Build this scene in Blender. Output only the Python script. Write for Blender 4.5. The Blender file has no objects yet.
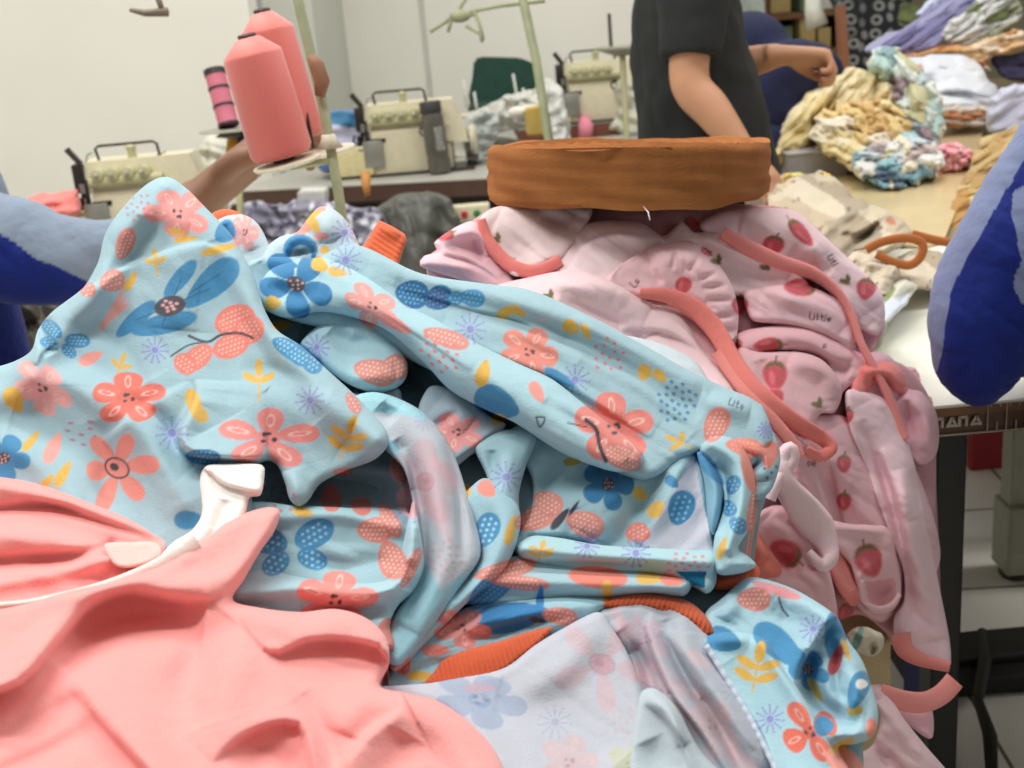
import bpy, bmesh, math, random
import numpy as np
from mathutils import Vector, Matrix
from mathutils.geometry import tessellate_polygon

SC = bpy.context.scene
COL = SC.collection
# ------------------------------------------------------------------ camera frame
FPX = 1200.0
PITCH, ROLL = math.radians(17.7), math.radians(5.0)
CAM = np.array([0.0, 0.0, 1.3])
FW = np.array([0.0, math.cos(PITCH), -math.sin(PITCH)])
U0 = np.array([0.0, math.sin(PITCH), math.cos(PITCH)])
R0 = np.array([1.0, 0.0, 0.0])
RT = math.cos(ROLL) * R0 - math.sin(ROLL) * U0
UP = math.sin(ROLL) * R0 + math.cos(ROLL) * U0

def ray(x, y):
    return FW + ((x - 512) / FPX) * RT - ((y - 384) / FPX) * UP
def P(x, y, d):                       # point seen at (x, y), d metres along the view axis
    return CAM + d * ray(x, y)
def PH(x, y, h):                      # point seen at (x, y) lying at height h
    r = ray(x, y); return CAM + r * ((h - CAM[2]) / r[2])
def PY(x, y, Y):                      # point seen at (x, y) in the vertical plane Y
    r = ray(x, y); return CAM + r * (Y / r[1])
def PA(X, Y, D):                      # arrays
    X = np.asarray(X, float); Y = np.asarray(Y, float); D = np.asarray(D, float)
    r = FW[None] + ((X - 512) / FPX)[:, None] * RT[None] - ((Y - 384) / FPX)[:, None] * UP[None]
    return CAM[None] + D[:, None] * r

def lin(c):
    c = np.asarray(c, float) / 255.0
    return np.where(c <= 0.04045, c / 12.92, ((c + 0.055) / 1.055) ** 2.4)

# ------------------------------------------------------------------ materials
RS = 1.5
MATS = {}
def mat(name, rgb, rough=0.6, metal=0.0, var=0.06, scale=30, bump=0.0, bscale=200, spec=0.5, alpha=1.0, trans=0.0, sheen=0.0):
    if name in MATS: return MATS[name]
    m = bpy.data.materials.new(name); m.use_nodes = True
    nt = m.node_tree; N = nt.nodes; L = nt.links
    b = N['Principled BSDF']
    b.inputs['Roughness'].default_value = rough; b.inputs['Metallic'].default_value = metal
    b.inputs['Specular IOR Level'].default_value = spec
    tc = N.new('ShaderNodeTexCoord'); no = N.new('ShaderNodeTexNoise'); no.inputs['Scale'].default_value = scale
    no.inputs['Detail'].default_value = 5
    L.new(tc.outputs['Object'], no.inputs['Vector'])
    cr = N.new('ShaderNodeValToRGB'); c = lin(rgb)
    cr.color_ramp.elements[0].position = 0.3; cr.color_ramp.elements[1].position = 0.7
    cr.color_ramp.elements[0].color = (*np.clip(c * (1 - var * 2), 0, 1), 1)
    cr.color_ramp.elements[1].color = (*np.clip(c * (1 + var), 0, 1), 1)
    L.new(no.outputs['Fac'], cr.inputs['Fac']); L.new(cr.outputs['Color'], b.inputs['Base Color'])
    if bump:
        n2 = N.new('ShaderNodeTexNoise'); n2.inputs['Scale'].default_value = bscale; n2.inputs['Detail'].default_value = 3
        L.new(tc.outputs['Object'], n2.inputs['Vector'])
        bp = N.new('ShaderNodeBump'); bp.inputs['Strength'].default_value = bump; bp.inputs['Distance'].default_value = 0.004
        L.new(n2.outputs['Fac'], bp.inputs['Height']); L.new(bp.outputs['Normal'], b.inputs['Normal'])
    if trans: b.inputs['Transmission Weight'].default_value = trans
    if alpha < 1: b.inputs['Alpha'].default_value = alpha
    if sheen: b.inputs['Sheen Weight'].default_value = sheen
    MATS[name] = m
    return m

def cloth_mat(name, rough=0.85, sheen=0.15, bump=0.25, bscale=450, trl=0.0):
    """fabric whose printed colour comes from the mesh's own 'print' attribute"""
    if name in MATS: return MATS[name]
    m = bpy.data.materials.new(name); m.use_nodes = True
    nt = m.node_tree; N = nt.nodes; L = nt.links
    b = N['Principled BSDF']; b.inputs['Roughness'].default_value = rough
    b.inputs['Specular IOR Level'].default_value = 0.25
    b.inputs['Sheen Weight'].default_value = sheen
    at = N.new('ShaderNodeAttribute'); at.attribute_name = 'print'
    tc = N.new('ShaderNodeTexCoord')
    no = N.new('ShaderNodeTexNoise'); no.inputs['Scale'].default_value = 900; no.inputs['Detail'].default_value = 2
    L.new(tc.outputs['Object'], no.inputs['Vector'])
    mr = N.new('ShaderNodeMapRange'); mr.inputs['To Min'].default_value = 0.93; mr.inputs['To Max'].default_value = 1.07
    L.new(no.outputs['Fac'], mr.inputs['Value'])
    mx = N.new('ShaderNodeVectorMath'); mx.operation = 'SCALE'
    L.new(at.outputs['Color'], mx.inputs[0]); L.new(mr.outputs['Result'], mx.inputs['Scale'])
    L.new(mx.outputs['Vector'], b.inputs['Base Color'])
    n2 = N.new('ShaderNodeTexNoise'); n2.inputs['Scale'].default_value = bscale; n2.inputs['Detail'].default_value = 3
    L.new(tc.outputs['Object'], n2.inputs['Vector'])
    n3 = N.new('ShaderNodeTexNoise'); n3.inputs['Scale'].default_value = 45; n3.inputs['Detail'].default_value = 2
    L.new(tc.outputs['Object'], n3.inputs['Vector'])
    ad = N.new('ShaderNodeMath'); ad.operation = 'MULTIPLY_ADD'; ad.inputs[1].default_value = 3.0
    L.new(n3.outputs['Fac'], ad.inputs[0]); L.new(n2.outputs['Fac'], ad.inputs[2])
    bp = N.new('ShaderNodeBump'); bp.inputs['Strength'].default_value = bump; bp.inputs['Distance'].default_value = 0.002
    L.new(ad.outputs['Value'], bp.inputs['Height']); L.new(bp.outputs['Normal'], b.inputs['Normal'])
    if trl:
        tr = N.new('ShaderNodeBsdfTranslucent'); ms = N.new('ShaderNodeMixShader'); ms.inputs[0].default_value = trl
        L.new(mx.outputs['Vector'], tr.inputs['Color'])
        out = N['Material Output']
        L.new(b.outputs[0], ms.inputs[1]); L.new(tr.outputs[0], ms.inputs[2]); L.new(ms.outputs[0], out.inputs['Surface'])
    MATS[name] = m
    return m

# ------------------------------------------------------------------ objects and tags
def link(name, me, m=None, parent=None, smooth=False):
    o = bpy.data.objects.new(name, me); COL.objects.link(o)
    if m is not None: me.materials.append(m)
    if smooth: me.polygons.foreach_set('use_smooth', [True] * len(me.polygons))
    if parent is not None: o.parent = parent
    return o
def tag(o, label=None, cat=None, group=None, kind=None):
    if label: o['label'] = label
    if cat: o['category'] = cat
    if group: o['group'] = group
    if kind: o['kind'] = kind
    return o
def thing(name, label, cat, loc=(0, 0, 0), rot=(0, 0, 0), group=None):
    o = bpy.data.objects.new(name, None); COL.objects.link(o)
    o.location = loc; o.rotation_euler = rot
    o.empty_display_size = 0.05
    return tag(o, label, cat, group)

def at_parent(o, t):          # parent without moving
    bpy.context.view_layer.update(); o.parent = t; o.matrix_parent_inverse = t.matrix_world.inverted(); return o

class MB:
    """collects shapes into one mesh"""
    def __init__(s): s.v = []; s.f = []
    def add(s, v, f):
        k = len(s.v); s.v += [tuple(map(float, q)) for q in v]; s.f += [tuple(i + k for i in q) for q in f]; return s
    def box(s, c, d, rz=0.0, bev=0.0, top=1.0, mtx=None):
        bm = bmesh.new(); bmesh.ops.create_cube(bm, size=1)
        for v in bm.verts:
            t = top if v.co.z > 0 else 1.0
            v.co = Vector((v.co.x * d[0] * t, v.co.y * d[1] * t, v.co.z * d[2]))
        if bev: bmesh.ops.bevel(bm, geom=bm.edges[:], offset=bev, segments=2, affect='EDGES', profile=0.5)
        M = Matrix.Translation(c) @ Matrix.Rotation(rz, 4, 'Z')
        if mtx is not None: M = mtx @ M
        bm.verts.index_update()
        s.add([M @ v.co for v in bm.verts], [[v.index for v in f.verts] for f in bm.faces]); bm.free(); return s
    def hexa(s, b, t):
        s.add(list(b) + list(t), [(3, 2, 1, 0), (4, 5, 6, 7), (0, 1, 5, 4), (1, 2, 6, 5), (2, 3, 7, 6), (3, 0, 4, 7)]); return s
    def tube(s, pts, r, n=10, cap=True, flat=None):
        """sweep; r is a number or list of radii (or (a, b) pairs)"""
        pts = [Vector(p) for p in pts]; m = len(pts)
        rs = r if isinstance(r, (list, tuple)) and len(r) == m else [r] * m
        v = []; ref = Vector(flat) if flat is not None else None; pu = None
        for i, p in enumerate(pts):
            t = (pts[min(i + 1, m - 1)] - pts[max(i - 1, 0)]).normalized()
            if pu is None or ref is not None:
                a = ref if ref is not None else (Vector((0, 1, 0)) if abs(t.y) < 0.9 else Vector((1, 0, 0)))
                u = t.cross(a).normalized()
            else: u = (pu - t * pu.dot(t)).normalized()
            pu = u; w = u.cross(t).normalized()
            ra, rb = rs[i] if isinstance(rs[i], (list, tuple)) else (rs[i], rs[i])
            for k in range(n):
                q = 2 * math.pi * k / n
                v.append(p + u * math.cos(q) * ra + w * math.sin(q) * rb)
        f = []
        for i in range(m - 1):
            for k in range(n):
                k2 = (k + 1) % n
                f.append((i * n + k, i * n + k2, (i + 1) * n + k2, (i + 1) * n + k))
        if cap: f.append(tuple(range(n - 1, -1, -1))); f.append(tuple((m - 1) * n + k for k in range(n)))
        return s.add(v, f)
    def lathe(s, prof, n=32, mtx=None):
        """prof: list of (r, z)"""
        v = []; M = mtx or Matrix.Identity(4)
        for r, z in prof:
            for k in range(n):
                q = 2 * math.pi * k / n
                v.append(M @ Vector((r * math.cos(q), r * math.sin(q), z)))
        f = []
        for i in range(len(prof) - 1):
            for k in range(n):
                k2 = (k + 1) % n
                f.append((i * n + k, i * n + k2, (i + 1) * n + k2, (i + 1) * n + k))
        f.append(tuple(range(n - 1, -1, -1))); f.append(tuple((len(prof) - 1) * n + k for k in range(n)))
        return s.add(v, f)
    def ball(s, c, r, mtx=None):
        bm = bmesh.new(); bmesh.ops.create_icosphere(bm, subdivisions=3, radius=1)
        M = Matrix.Translation(c) @ Matrix.Diagonal((*((r,) * 3 if not isinstance(r, (list, tuple)) else r), 1))
        if mtx is not None: M = mtx @ M
        bm.verts.index_update()
        s.add([M @ v.co for v in bm.verts], [[v.index for v in f.verts] for f in bm.faces]); bm.free(); return s
    def build(s, name, m, parent=None, smooth=False, auto=None, remesh=0, label=None):
        me = bpy.data.meshes.new(name); me.from_pydata(s.v, [], s.f); me.validate(); me.update()
        o = link(name, me, m, parent, smooth)
        if auto is not None:
            me.polygons.foreach_set('use_smooth', [True] * len(me.polygons))
            try: me.set_sharp_from_angle(angle=math.radians(auto))
            except Exception: pass
        if remesh:
            md = o.modifiers.new('r', 'REMESH'); md.mode = 'VOXEL'; md.voxel_size = remesh; md.use_smooth_shade = True
            sm = o.modifiers.new('s', 'SMOOTH'); sm.factor = 0.6; sm.iterations = 6
        if label: o['label'] = label
        return o

# ------------------------------------------------------------------ curves in the picture plane
def smooth_poly(pts, closed=True, step=4.0):
    """Catmull-Rom; a point given twice in a row is a sharp corner"""
    pts = [np.array(p[:2], float) for p in pts]; n = len(pts); out = []
    rng = range(n) if closed else range(n - 1)
    for i in rng:
        g = (lambda k: pts[k % n]) if closed else (lambda k: pts[min(max(k, 0), n - 1)])
        p0, p1, p2, p3 = g(i - 1), g(i), g(i + 1), g(i + 2)
        L = np.linalg.norm(p2 - p1)
        if L < 1e-6: continue
        k = max(2, int(L / step)); t = np.arange(k) / k
        m1 = (p2 - p0) * 0.5; m2 = (p3 - p1) * 0.5
        # keep tangents from overshooting on uneven spacing
        for m in (m1, m2):
            l = np.linalg.norm(m)
            if l > L: m *= L / l
        h1 = 2 * t**3 - 3 * t**2 + 1; h2 = t**3 - 2 * t**2 + t; h3 = -2 * t**3 + 3 * t**2; h4 = t**3 - t**2
        out.append(h1[:, None] * p1 + h2[:, None] * m1 + h3[:, None] * p2 + h4[:, None] * m2)
    if not closed: out.append(pts[-1][None])
    return np.concatenate(out)

def seg_dist(X, Y, poly, closed):
    """distance, signed side (positive = right of travel on screen), parameter 0..1, nearest point"""
    a = poly; b = np.roll(poly, -1, 0)
    if not closed: a = a[:-1]; b = b[:-1]
    n = len(X); best = np.full(n, 1e18); side = np.zeros(n); par = np.zeros(n); NX = np.zeros(n); NY = np.zeros(n)
    ln = np.linalg.norm(b - a, axis=1); cum = np.concatenate([[0], np.cumsum(ln)]); tot = cum[-1] + 1e-9
    for i in range(len(a)):
        if ln[i] < 1e-9: continue
        dx, dy = (b[i] - a[i]); t = ((X - a[i][0]) * dx + (Y - a[i][1]) * dy) / (ln[i] ** 2); t = np.clip(t, 0, 1)
        qx = a[i][0] + t * dx; qy = a[i][1] + t * dy
        d = (X - qx) ** 2 + (Y - qy) ** 2
        w = d < best
        best[w] = d[w]; cr = dx * (Y - a[i][1]) - dy * (X - a[i][0])
        side[w] = np.sign(cr[w]); par[w] = (cum[i] + t[w] * ln[i]) / tot; NX[w] = qx[w]; NY[w] = qy[w]
    return np.sqrt(best), side, par, NX, NY

def inside(X, Y, poly):
    c = np.zeros(len(X), bool); n = len(poly)
    x1, y1 = poly[:, 0], poly[:, 1]; x2, y2 = np.roll(x1, -1), np.roll(y1, -1)
    for i in range(n):
        if y1[i] == y2[i]: continue
        k = ((y1[i] > Y) != (y2[i] > Y)) & (X < (x2[i] - x1[i]) * (Y - y1[i]) / (y2[i] - y1[i]) + x1[i])
        c ^= k
    return c

def relief(X, Y, strokes, edge=2.5):
    """height towards the viewer, metres.
    ('r', pts, w, h[, taper])  rounded fold      ('s', pts, w, h)  sheet lying higher on the right of travel"""
    H = np.zeros(len(X))
    for s in strokes:
        k, pts, w, h = s[:4]; pl = smooth_poly(pts, False, max(5, w * .4))
        lo = pl.min(0) - w * 4; hi = pl.max(0) + w * 4
        m = (X > lo[0]) & (X < hi[0]) & (Y > lo[1]) & (Y < hi[1])
        if not m.any(): continue
        d, sd, t, _, _ = seg_dist(X[m], Y[m], pl, False)
        tp = s[4] if len(s) > 4 else 1
        ta = np.clip(np.sin(np.pi * np.clip(t, 0, 1)), 0, 1) ** 0.6 if tp == 1 else (
            np.clip(1 - t, 0, 1) ** 0.7 if tp == 2 else (np.clip(t, 0, 1) ** 0.7 if tp == 3 else 1.0))
        if k == 'r': v = h * np.exp(-(d / w) ** 2)
        elif k == 'v': v = -h * np.exp(-(d / w) ** 2)
        elif k == 'c': v = -h * np.exp(-(d / w))                # crease: narrow valley
        else:
            up = np.where(sd > 0, h * (1 - np.exp(-(d / edge) ** (1 if edge < 3 else 1.5))) * np.exp(-d / w) * 1.25, -0.25 * h * np.exp(-d / (w * .4)) * (1 - np.exp(-d / edge)) * (1 if edge > 3 else 1))
            v = up
        H[m] += v * ta
    return H

def wrinkle(X, Y, amp, wl, ang, seed, aniso=2.5):
    r = np.random.RandomState(seed); H = np.zeros(len(X)); ca, sa = math.cos(ang), math.sin(ang)
    U = (X * ca + Y * sa) / aniso; V = (-X * sa + Y * ca)
    wx = 0.6 * wl * np.sin(V / wl * 1.3 + r.rand() * 6) ; wy = 0.5 * wl * np.sin(U / wl * 1.7 + r.rand() * 6)
    U = U + wx * .5; V = V + wy
    for i in range(7):
        a = r.rand() * math.pi; k = 2 * math.pi / (wl * (0.6 + 1.2 * r.rand()))
        H += np.sin(k * (U * math.cos(a) + V * math.sin(a)) + r.rand() * 6.28) * (wl * k / 6.28) ** -1
    return H * amp / 3.0

def vnoise(X, Y, seed):
    x0 = np.floor(X).astype(np.int64); y0 = np.floor(Y).astype(np.int64); fx = X - x0; fy = Y - y0
    fx = fx * fx * (3 - 2 * fx); fy = fy * fy * (3 - 2 * fy)
    def hsh(a, b):
        n = (a * 374761393 + b * 668265263 + seed * 982451653) & 0x7fffffff; n = ((n ^ (n >> 13)) * 1274126177) & 0x7fffffff
        return ((n ^ (n >> 16)) & 0xffff) / 65535.0
    return (hsh(x0, y0) * (1 - fx) + hsh(x0 + 1, y0) * fx) * (1 - fy) + (hsh(x0, y0 + 1) * (1 - fx) + hsh(x0 + 1, y0 + 1) * fx) * fy
def crumple(X, Y, amp, wl, ang=0.0, seed=0, aniso=2.0, oct_=3):
    """soft folds with sharp valleys, as crumpled cloth has"""
    ca, sa = math.cos(ang), math.sin(ang); U = (X * ca + Y * sa) / (wl * aniso); V = (-X * sa + Y * ca) / wl
    U = U + .7 * vnoise(U * .9 + 7, V * .5 + 3, seed + 5); V = V + .9 * vnoise(U * .8 + 17, V * .45 + 1, seed + 9)
    H = np.zeros(len(X)); a = 1.0
    for i in range(oct_):
        H += a * np.abs(2 * vnoise(U + i * 11.3, V + i * 5.7, seed + i) - 1); U = U * 1.9; V = V * 1.9; a *= .45
    return amp * H
def cells_of(X, Y, wl, seed, ang=0.0, aniso=1.0):
    ca, sa = math.cos(ang), math.sin(ang); U = (X * ca + Y * sa) / (wl * aniso); V = (-X * sa + Y * ca) / wl
    U = U + 1.3 * vnoise(U * .9, V * .9, seed + 3) + .35 * vnoise(U * 3.1, V * 3.1, seed + 8); V = V + 1.3 * vnoise(U * .9 + 9, V * .9 + 4, seed + 4) + .35 * vnoise(U * 2.7 + 5, V * 2.7, seed + 12)
    r = np.random.RandomState(seed); gu = np.floor(U).astype(int); gv = np.floor(V).astype(int)
    f1 = np.full(len(X), 9e9); f2 = f1.copy(); idn = np.zeros(len(X), int)
    J = r.rand(64, 64, 2)
    for du in (-1, 0, 1):
        for dv in (-1, 0, 1):
            a = gu + du; b = gv + dv; j = J[a % 64, b % 64]; d = np.hypot(a + j[:, 0] - U, b + j[:, 1] - V)
            w = d < f1; f2 = np.where(w, f1, np.minimum(f2, d)); idn = np.where(w, (a * 73856093 ^ b * 19349663) & 0xffff, idn); f1 = np.where(w, d, f1)
    return idn, f2 - f1
def patchy(C, X, Y, cols, cells):
    idn, e = cells_of(X, Y, *cells); k = (idn * 7919 >> 3) % len(cols)
    for i, c in enumerate(cols): C[k == i] = lin(c)

def plane_fn(ctrl):
    """smooth depth through control points (x, y, depth)"""
    c = np.array(ctrl, float); A = np.c_[np.ones(len(c)), c[:, 0], c[:, 1]]
    if len(c) >= 3: k, *_ = np.linalg.lstsq(A, c[:, 2], rcond=None)
    else: k = np.array([c[:, 2].mean(), 0, 0])
    res = c[:, 2] - A @ k
    def fn(X, Y):
        X = np.asarray(X, float); Y = np.asarray(Y, float)
        z = k[0] + k[1] * X + k[2] * Y
        if np.abs(res).max() > 1e-5:
            w = 1 / (((X[..., None] - c[:, 0]) ** 2 + (Y[..., None] - c[:, 1]) ** 2) + 900.0) ** 1.5
            z = z + (w * res).sum(-1) / w.sum(-1)
        return z
    return fn

def cloth(name, outline, z, strokes=(), rim=(10, .010), h=1.6, base=(168, 213, 224), paint=None, m=None, parent=None,
          thick=.025, wr=None, cr=None, cells=None, ribs=None, folds=None, inset=3.0, smooth=True, ground=None, label=None, jag=0, edge=2.5):
    """a piece of cloth: outline and folds as seen, its own distance, real relief, rolled rim, side and underside"""
    poly = smooth_poly(outline) if smooth else np.array(outline, float)
    if jag:
        poly = poly + jag * 2 * np.stack([vnoise(poly[:, 0] / 7, poly[:, 1] / 7, 5) - .5, vnoise(poly[:, 0] / 7 + 50, poly[:, 1] / 7, 6) - .5], 1)
    zf = plane_fn(z) if isinstance(z, list) else z
    lo = poly.min(0) - 2 * h; hi = poly.max(0) + 2 * h
    nx = int((hi[0] - lo[0]) / h) + 1; ny = int((hi[1] - lo[1]) / h) + 1
    gx, gy = np.meshgrid(lo[0] + np.arange(nx) * h, lo[1] + np.arange(ny) * h)
    X = gx.ravel().copy(); Y = gy.ravel().copy()
    ins = inside(X, Y, poly); I = ins.reshape(ny, nx)
    q = I[:-1, :-1] | I[1:, :-1] | I[:-1, 1:] | I[1:, 1:]
    jj, ii = np.nonzero(q)
    F = np.stack([jj * nx + ii, jj * nx + ii + 1, (jj + 1) * nx + ii + 1, (jj + 1) * nx + ii], 1)
    F = F[:, ::-1]
    used = np.unique(F); mp = -np.ones(nx * ny, int); mp[used] = np.arange(len(used)); F = mp[F]
    X = X[used]; Y = Y[used]; ins = ins[used]
    d, _, _, NX, NY = seg_dist(X, Y, poly, True)
    out = ~ins; X[out] = NX[out]; Y[out] = NY[out]; d[out] = 0
    strokes = list(strokes)
    if folds:
        for fo in (folds if isinstance(folds, list) else [folds]):
            n, ang, spread, ln, w, hh, seed = fo[:7]; r = random.Random(seed)
            for _ in range(n):
                for _t in range(30):
                    cx = r.uniform(lo[0], hi[0]); cy = r.uniform(lo[1], hi[1])
                    if inside(np.array([cx]), np.array([cy]), poly)[0]: break
                a = math.radians(ang + r.uniform(-spread, spread)); L = ln * r.uniform(.5, 1.3)
                b = r.uniform(-.25, .25) * L; ux, uy = math.cos(a), math.sin(a)
                pts = [(cx - ux * L / 2, cy - uy * L / 2), (cx - uy * b, cy + ux * b), (cx + ux * L / 2, cy + uy * L / 2)]
                kd = r.choice('rrvs'); strokes.append((kd, pts, w * r.uniform(.6, 1.3), hh * r.uniform(.5, 1.1)))
    def depth(x, y, dd=None, full=True):
        x = np.asarray(x, float); y = np.asarray(y, float)
        zz = zf(x, y) - RS * relief(x, y, strokes, edge)
        if wr: zz = zz - wrinkle(x, y, *wr)
        if cr: zz = zz - crumple(x, y, *cr)
        if cells:
            _, e = cells_of(x, y, *cells[0]); zz = zz - cells[1] * np.sqrt(np.clip(e, 0, .6) / .6)
        return zz
    D = depth(X, Y)
    if ribs is not None:
        a, per, amp = ribs; ph = (X * math.cos(a) + Y * math.sin(a)) * 2 * math.pi / per
        D -= amp * np.abs(np.sin(ph / 2))
    w, rd = rim
    if w > 0:
        t = np.clip(d / w, 0, 1); D = D + rd * (1 - np.sqrt(np.clip(1 - (1 - t) ** 2, 0, 1)))
    V = PA(X, Y, D)
    nv = len(X)
    # boundary loop -> side and underside
    E = np.concatenate([F[:, [0, 1]], F[:, [1, 2]], F[:, [2, 3]], F[:, [3, 0]]])
    key = E.min(1).astype(np.int64) * nv + E.max(1); u, idx, cnt = np.unique(key, return_index=True, return_counts=True)
    BE = E[idx[cnt == 1]]
    bv = np.unique(BE); bm_ = -np.ones(nv, int); bm_[bv] = nv + np.arange(len(bv))
    cx, cy = poly.mean(0)
    # inward direction from distance gradient, approximated with polygon normals
    eps = 2.0
    gxp = X[bv]; gyp = Y[bv]
    nrm = []
    for sx, sy in ((eps, 0), (0, eps)):
        a1 = inside(gxp + sx, gyp + sy, poly).astype(float) - inside(gxp - sx, gyp - sy, poly).astype(float); nrm.append(a1)
    nn = np.stack(nrm, 1); l = np.linalg.norm(nn, axis=1, keepdims=True); nn = nn / np.where(l < .5, 1, l)
    X2 = gxp + nn[:, 0] * inset; Y2 = gyp + nn[:, 1] * inset
    V2 = PA(X2, Y2, D[bv] + thick)
    if ground is not None:
        V3 = V2.copy(); V3[:, 1] += ground[1]; V3[:, 2] = ground[0]
    SF = np.stack([BE[:, 1], BE[:, 0], bm_[BE[:, 0]], bm_[BE[:, 1]]], 1)
    Vall = [V, V2]; Fall = [F, SF]
    last = bm_
    if ground is not None:
        bm3 = -np.ones(nv, int); bm3[bv] = nv + len(bv) + np.arange(len(bv))
        Vall.append(V3); Fall.append(np.stack([bm_[BE[:, 1]], bm_[BE[:, 0]], bm3[BE[:, 0]], bm3[BE[:, 1]]], 1)); last = bm3
    # underside
    nxt = {int(a): int(b) for a, b in BE}
    st = int(BE[0, 0]); loop = [st]; c = nxt.get(st)
    while c is not None and c != st and len(loop) < 20000: loop.append(c); c = nxt.get(c)
    tris = []
    try:
        co = [Vector((float(X[i]), float(Y[i]), 0)) for i in loop[::3]]
        tt = tessellate_polygon([co]); lp = loop[::3]
        tris = [(int(last[lp[a]]), int(last[lp[b]]), int(last[lp[e]])) for a, b, e in tt]
    except Exception: pass
    V = np.concatenate(Vall); FQ = np.concatenate(Fall)
    me = bpy.data.meshes.new(name)
    nq = len(FQ); nt_ = len(tris)
    loops = np.concatenate([FQ.ravel(), np.array(tris, int).ravel()]) if nt_ else FQ.ravel()
    me.vertices.add(len(V)); me.vertices.foreach_set('co', V.ravel().astype(np.float32))
    me.loops.add(len(loops)); me.loops.foreach_set('vertex_index', loops.astype(np.int32))
    me.polygons.add(nq + nt_)
    ls = np.concatenate([np.arange(nq) * 4, nq * 4 + np.arange(nt_) * 3]).astype(np.int32)
    me.polygons.foreach_set('loop_start', ls)
    me.polygons.foreach_set('use_smooth', np.ones(nq + nt_, bool))
    me.update(calc_edges=True); me.validate()
    if base[2] > base[0] + 25 and base[2] < 226: base = (base[0] + 9, base[1] - 2, base[2] - 3)      # cooler dye, slightly greyed
    C = np.tile(lin(base), (len(V), 1))
    if paint is not None:
        px = np.concatenate([X, X2, X2][:len(Vall)]); py = np.concatenate([Y, Y2, Y2][:len(Vall)])
        paint(C, px, py)
    at = me.color_attributes.new('print', 'FLOAT_COLOR', 'POINT')
    at.data.foreach_set('color', np.c_[C, np.ones(len(C))].ravel().astype(np.float32))
    o = link(name, me, m or cloth_mat('cotton_jersey'), parent)
    if label: o['label'] = label
    o_depth[o.name] = depth
    return o, depth
o_depth = {}

def strip(name, pts, z, w, bulge=.004, lift=.004, base=(240, 140, 125), m=None, parent=None, ribs=0, label=None, paint=None, n=9, back=.004, wmul=None):
    """a flat band of binding following a path seen in the picture"""
    pl = smooth_poly(pts, False, 2.0); k = len(pl)
    tg = np.gradient(pl, axis=0); tg /= np.linalg.norm(tg, axis=1, keepdims=True) + 1e-9
    nr = np.stack([-tg[:, 1], tg[:, 0]], 1)
    t = np.linspace(0, 1, k)
    ws = np.full(k, float(w)) if wmul is None else np.interp(t, np.linspace(0, 1, len(wmul)), wmul) * w
    if callable(z): zc = z(pl[:, 0], pl[:, 1])
    else: zc = np.interp(t, np.linspace(0, 1, len(z)), z)
    kk = min(15, k // 3 * 2 + 1); ker = np.ones(kk) / kk
    zc = np.convolve(np.pad(zc, kk // 2, mode='edge'), ker, 'valid')[:k]
    s = np.linspace(-1, 1, n); vx, vy, vd = [], [], []
    for i in range(k):
        for q in s:
            vx.append(pl[i, 0] + nr[i, 0] * q * ws[i] / 2); vy.append(pl[i, 1] + nr[i, 1] * q * ws[i] / 2)
            vd.append(zc[i] - lift - bulge * math.sqrt(max(0, 1 - q * q)) - (ribs * abs(math.sin(i * 2 / 5.0 * 1.6)) if ribs else 0))
        for q in (0.8, -0.8):
            vx.append(pl[i, 0] + nr[i, 0] * q * ws[i] / 2); vy.append(pl[i, 1] + nr[i, 1] * q * ws[i] / 2); vd.append(zc[i] - lift + back)
    vx = np.array(vx); vy = np.array(vy); V = PA(vx, vy, np.array(vd)); L = n + 2
    F = []
    for i in range(k - 1):
        for j in range(L):
            j2 = (j + 1) % L
            F.append((i * L + j, i * L + j2, (i + 1) * L + j2, (i + 1) * L + j))
    F.append(tuple(range(L - 1, -1, -1))); F.append(tuple((k - 1) * L + j for j in range(L)))
    me = bpy.data.meshes.new(name); me.from_pydata([tuple(q) for q in V], [], F); me.update()
    C = np.tile(lin(base), (len(V), 1))
    if paint: paint(C, vx, vy)
    at = me.color_attributes.new('print', 'FLOAT_COLOR', 'POINT')
    at.data.foreach_set('color', np.c_[C, np.ones(len(C))].ravel().astype(np.float32))
    o = link(name, me, m or cloth_mat('rib_knit', bump=.3), parent, True)
    if label: o['label'] = label
    return o

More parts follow.
